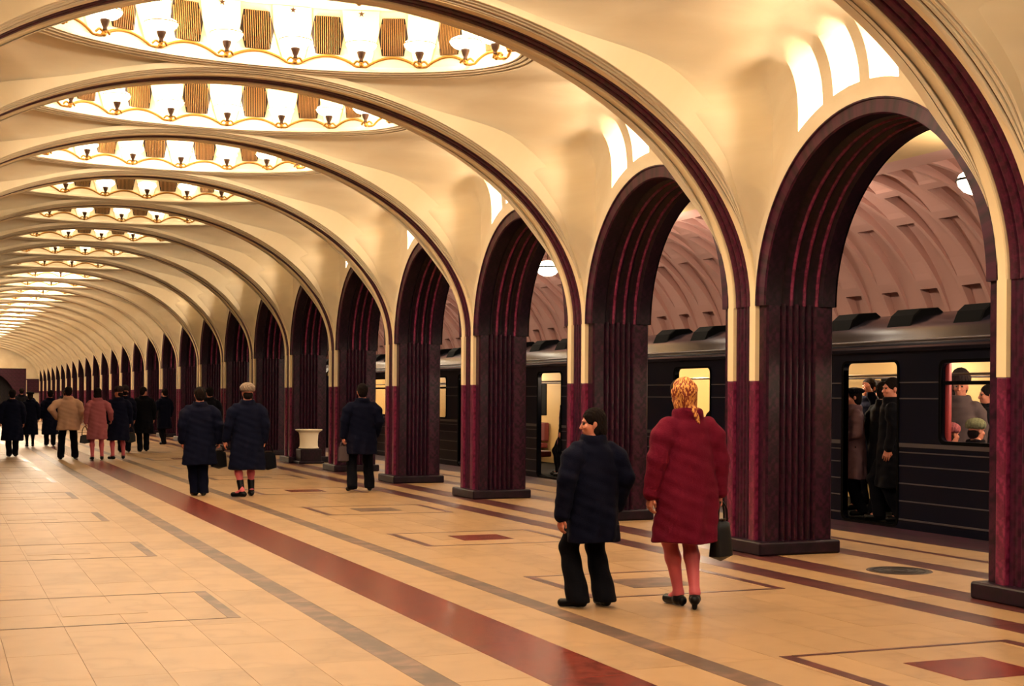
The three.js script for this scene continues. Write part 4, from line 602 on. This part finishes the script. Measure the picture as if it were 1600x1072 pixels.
// the group at the far end of the marble band
{
  const G = 'walkers far down the hall';
  person({ label: 'person in dark knee-length coat and boots at the outer side of the far group', at: [-1.64, -37.4], H: 1.67, res: 0.024, feet: [[-0.07, 0.06, 0, -0.2], [0.08, -0.06, 0, 0.2]], wide: 1.12, coat: { mat: M.navy2, hem: 0.42 }, lower: 'trousers', hair: { type: 'short', mat: M.hairDark }, group: G });
  person({ label: 'woman in long dark coat walking between the beige-jacketed man and the outermost walker', at: [-0.8, -44.4], H: 1.63, res: 0.026, feet: away(0.1), coat: { mat: M.navy, hem: 0.38 }, lower: 'bare', legMat: M.navy, hair: { type: 'beret', mat: M.hairDark }, group: G });
  person({ label: 'man in long dark coat walking shoulder to shoulder with the dark-coated woman', at: [-0.2, -44.8], H: 1.68, res: 0.026, feet: away(-0.1), coat: { mat: M.navy2, hem: 0.36 }, lower: 'trousers', hair: { type: 'short', mat: M.hairDark }, group: G });
  person({ label: 'person in dusty pink coat glimpsed between two dark-coated walkers', at: [-1.75, -50], H: 1.7, res: 0.028, coat: { mat: M.dusk, hem: 0.5 }, lower: 'bare', hair: { type: 'furhat', mat: M.furDark }, group: G });
  person({ label: 'man in pale beige jacket and dark trousers with one elbow pushed out', at: [-0.44, -35.7], H: 1.75, res: 0.02, wide: 1.12, feet: [[-0.17, 0.05, 0, -0.1], [0.17, -0.1, 0, 0.3]], arms: [[[-0.40, 1.2, 0.1], [-0.24, 0.98, -0.1]], [[0.30, 1.14, 0.06], [0.28, 0.9, -0.05]]], coat: { mat: M.beige, hem: 0.70, sleeve: 1.1, rows: [[0.6, 0.25, 0.18], [0.8, 0.235, 0.175], [1.0, 0.215, 0.16], [1.2, 0.22, 0.16], [1.36, 0.205, 0.14], [1.44, 0.13, 0.1], [1.5, 0.09, 0.09]] }, lower: 'trousers', bell: 0.085, hair: { type: 'short', mat: M.hairDark }, group: G });
  const k = person({ label: 'woman in pink coat walking beside the man in the beige jacket', at: [0.19, -35.2], H: 1.72, res: 0.02, feet: [[-0.12, 0.08, 0, -0.1], [0.12, -0.1, 0, 0.1]], arms: [[[-0.25, 1.13, 0.02], [-0.26, 0.9, -0.02]], [[0.30, 1.16, 0.03], [0.33, 0.98, -0.12]]], coat: { mat: M.pink, hem: 0.50 }, lower: 'bare', heel: 0.04, hair: { type: 'bob', mat: M.hairDark }, group: G });
  const h = k.world([-0.26, 0.81, 0]); handbag('small dark handbag carried by the woman in the pink coat', [h[0] - 0.03, h[1], h[2]], 0.26, 0.22, 0.1, M.leather, 0.1, 0.2);
  const d = person({ label: 'woman in dark coat and round hat walking arm to arm with the pink-coated woman', at: [0.72, -35.5], H: 1.74, res: 0.02, wide: 1.1, feet: [[-0.14, 0.1, 0.0, -0.5], [0.13, -0.1, 0, 0.1]], coat: { mat: M.navy2, hem: 0.46 }, lower: 'bare', heel: 0.03, head: { yaw: 0.8 }, hair: { type: 'furhat', mat: M.furDark }, group: G });
  const h2 = d.world([0.25, 0.79, 0]); handbag('dark bag carried by the round-hatted woman of the far group', [h2[0] + 0.05, h2[1], h2[2]], 0.24, 0.26, 0.1, M.leather, 0.1, 0.14);
  const m = person({ label: 'man in dark coat with turned head, walking apart from the far group', at: [1.92, -40], H: 1.78, res: 0.024, wide: 1.1, feet: away(0.08), head: { yaw: -0.9 }, coat: { mat: M.black2, hem: 0.5 }, lower: 'trousers', hair: { type: 'short', mat: M.hairDark }, group: G });
  const q = person({ label: 'person in dark coat standing by the piers and holding a white paper', at: [3.3, -45.5], turn: 0.5, H: 1.75, res: 0.026, arms: [[[-0.28, 1.13, -0.02], [-0.3, 0.98, -0.22]], [[0.25, 1.13, 0.03], [0.25, 0.88, -0.03]]], coat: { mat: M.navy, hem: 0.5 }, lower: 'trousers', hair: { type: 'short', mat: M.hairDark }, group: G });
  const hp = q.world([-0.33, 0.95, -0.3]); const pp = thing('paper', 'white folded paper held by the person standing by the piers', 'paper', hp, 0.2); part(pp, 'sheet', merge([box(0.16, 0.30, 0.008, 0, 0, 0), box(0.16, 0.30, 0.006, 0.004, 0, 0.01)]), M.paper);
  [[-2.3, -62, M.navy, 'furhat', 'first'], [-1.2, -66, M.dusk, 'short', 'second'], [-0.2, -60, M.black2, 'short', 'third'], [0.7, -70, M.navy2, 'beret', 'fourth'], [1.8, -64, M.black2, 'short', 'fifth'], [2.6, -74, M.navy, 'short', 'sixth'], [-2.9, -52, M.pink, 'short', 'seventh']].forEach(([x, z, mat, t, n], i) => person({ label: `tiny distant walker almost hidden by the far group, ${n} of seven counted across the hall`, at: [x, z], H: 1.66 + (i % 3) * 0.06, res: 0.034, feet: away(i % 2 ? 0.12 : -0.12), coat: { mat, hem: 0.5 }, lower: 'trousers', hair: { type: t, mat: M.hairDark }, group: G }));
}
// passengers of the metro cars
{
  const G = 'passengers inside the metro cars', face = Math.PI / 2, T = { y: 0.02, res: 0.017, group: G, lower: 'trousers' };
  const P = (label, x, z, turn, H, mat, hair, o = {}) => person({ ...T, label, at: [x, z], turn, H, coat: { mat, hem: o.sit ? 0.82 : 0.5 }, hair, ...o });
  const short = { type: 'short', mat: M.hairDark }, furD = { type: 'furhat', mat: M.furDark };
  P('man in grey coat and tall dark fur hat looking out of the car window', 8.62, -14.4, 2.2, 1.87, M.grey, { type: 'furhat', mat: M.furDark, tall: 0.15, cut: 0.055 }, { head: { yaw: 0.1, face: true }, res: 0.013 });
  P('dark-coated man in profile at the inner edge of the car window', 9.15, -14.5, 0.75, 1.76, M.black2, short, { head: { yaw: 0.4, face: true }, res: 0.013 });
  P('seated passenger in grey-green fur hat seen from behind in the car window', 8.12, -13.52, -face, 1.7, M.black2, { type: 'furhat', mat: M.furGreen, tall: 0.085 }, { y: -0.36, sit: true, noHands: true });
  P('seated passenger in dusky pink hat at the corner of the car window', 8.12, -13.97, -face, 1.66, M.dusk, { type: 'furhat', mat: M.pink, tall: 0.085 }, { y: -0.38, sit: true, noHands: true });
  P('dark-coated man with side-turned face filling the open car door', 8.0, -14.98, 0.9, 1.84, M.black2, short, { wide: 1.2, head: { yaw: 0.5, face: true }, coat: { mat: M.black2, hem: 0.42 }, res: 0.013 });
  P('dark-coated passenger with back to the platform in the open car door', 8.38, -15.62, -face, 1.8, M.black2, short, { wide: 1.2, coat: { mat: M.black2, hem: 0.42 } });
  P('passenger in grey coat with clasped hands at the edge of the open car door', 8.1, -15.93, face - 0.5, 1.72, M.dusk, { type: 'beret', mat: M.black2 }, { arms: [[[-0.25, 1.12, 0.02], [-0.06, 1.02, -0.2]], [[0.25, 1.12, 0.02], [0.06, 1.0, -0.2]]] });
  P('red-faced passenger standing deep inside behind the crowd at the car door', 9.0, -16.05, face - 0.2, 1.84, M.black2, { type: 'short', mat: M.hairBrown }, { head: { face: true } });
  P('tall passenger reaching for the rail behind the crowd at the car door', 8.85, -16.6, face + 0.3, 1.86, M.navy, short, { arms: [[[-0.27, 1.2, -0.1], [-0.2, 1.55, -0.25]], [[0.25, 1.12, 0.02], [0.25, 0.9, -0.05]]] });
  P('passenger with red face between the crowd and the door edge', 8.9, -15.2, face, 1.82, M.dusk, furD, { head: { face: true } });
  P('hatless passenger far inside the car behind the tall rail-holding passenger', 9.5, -17.3, face, 1.84, M.black2, short, { head: { face: true } });
  P('dark-coated passenger against the far wall of the car opposite its open door', 9.7, -16.6, 0.6, 1.8, M.navy, furD);
  P('passenger by the far bench of the car in front of the dark far window', 9.55, -15.75, -0.4, 1.78, M.black2, short);
  P('dark-haired passenger in the door beyond the woman in red', 8.15, -19.5, -face + 0.3, 1.68, M.black2, short);
  P('dark-coated passenger at the first door of the second car', 8.05, -25.15, 0.8, 1.78, M.black2, short, { head: { yaw: 0.4, face: true } });
  P('pink-coated passenger facing out of the first door of the second car', 8.3, -25.75, face - 0.4, 1.7, M.pink, { type: 'beret', mat: M.furDark }, { head: { face: true } });
  P('passenger in dark coat behind the pair at the first door of the second car', 8.6, -26.3, face, 1.72, M.navy, short);
  P('passenger in dusty coat at the second door of the second car', 8.2, -30.4, face, 1.7, M.dusk, short, { head: { face: true } });
}
renderer.render(scene, camera);
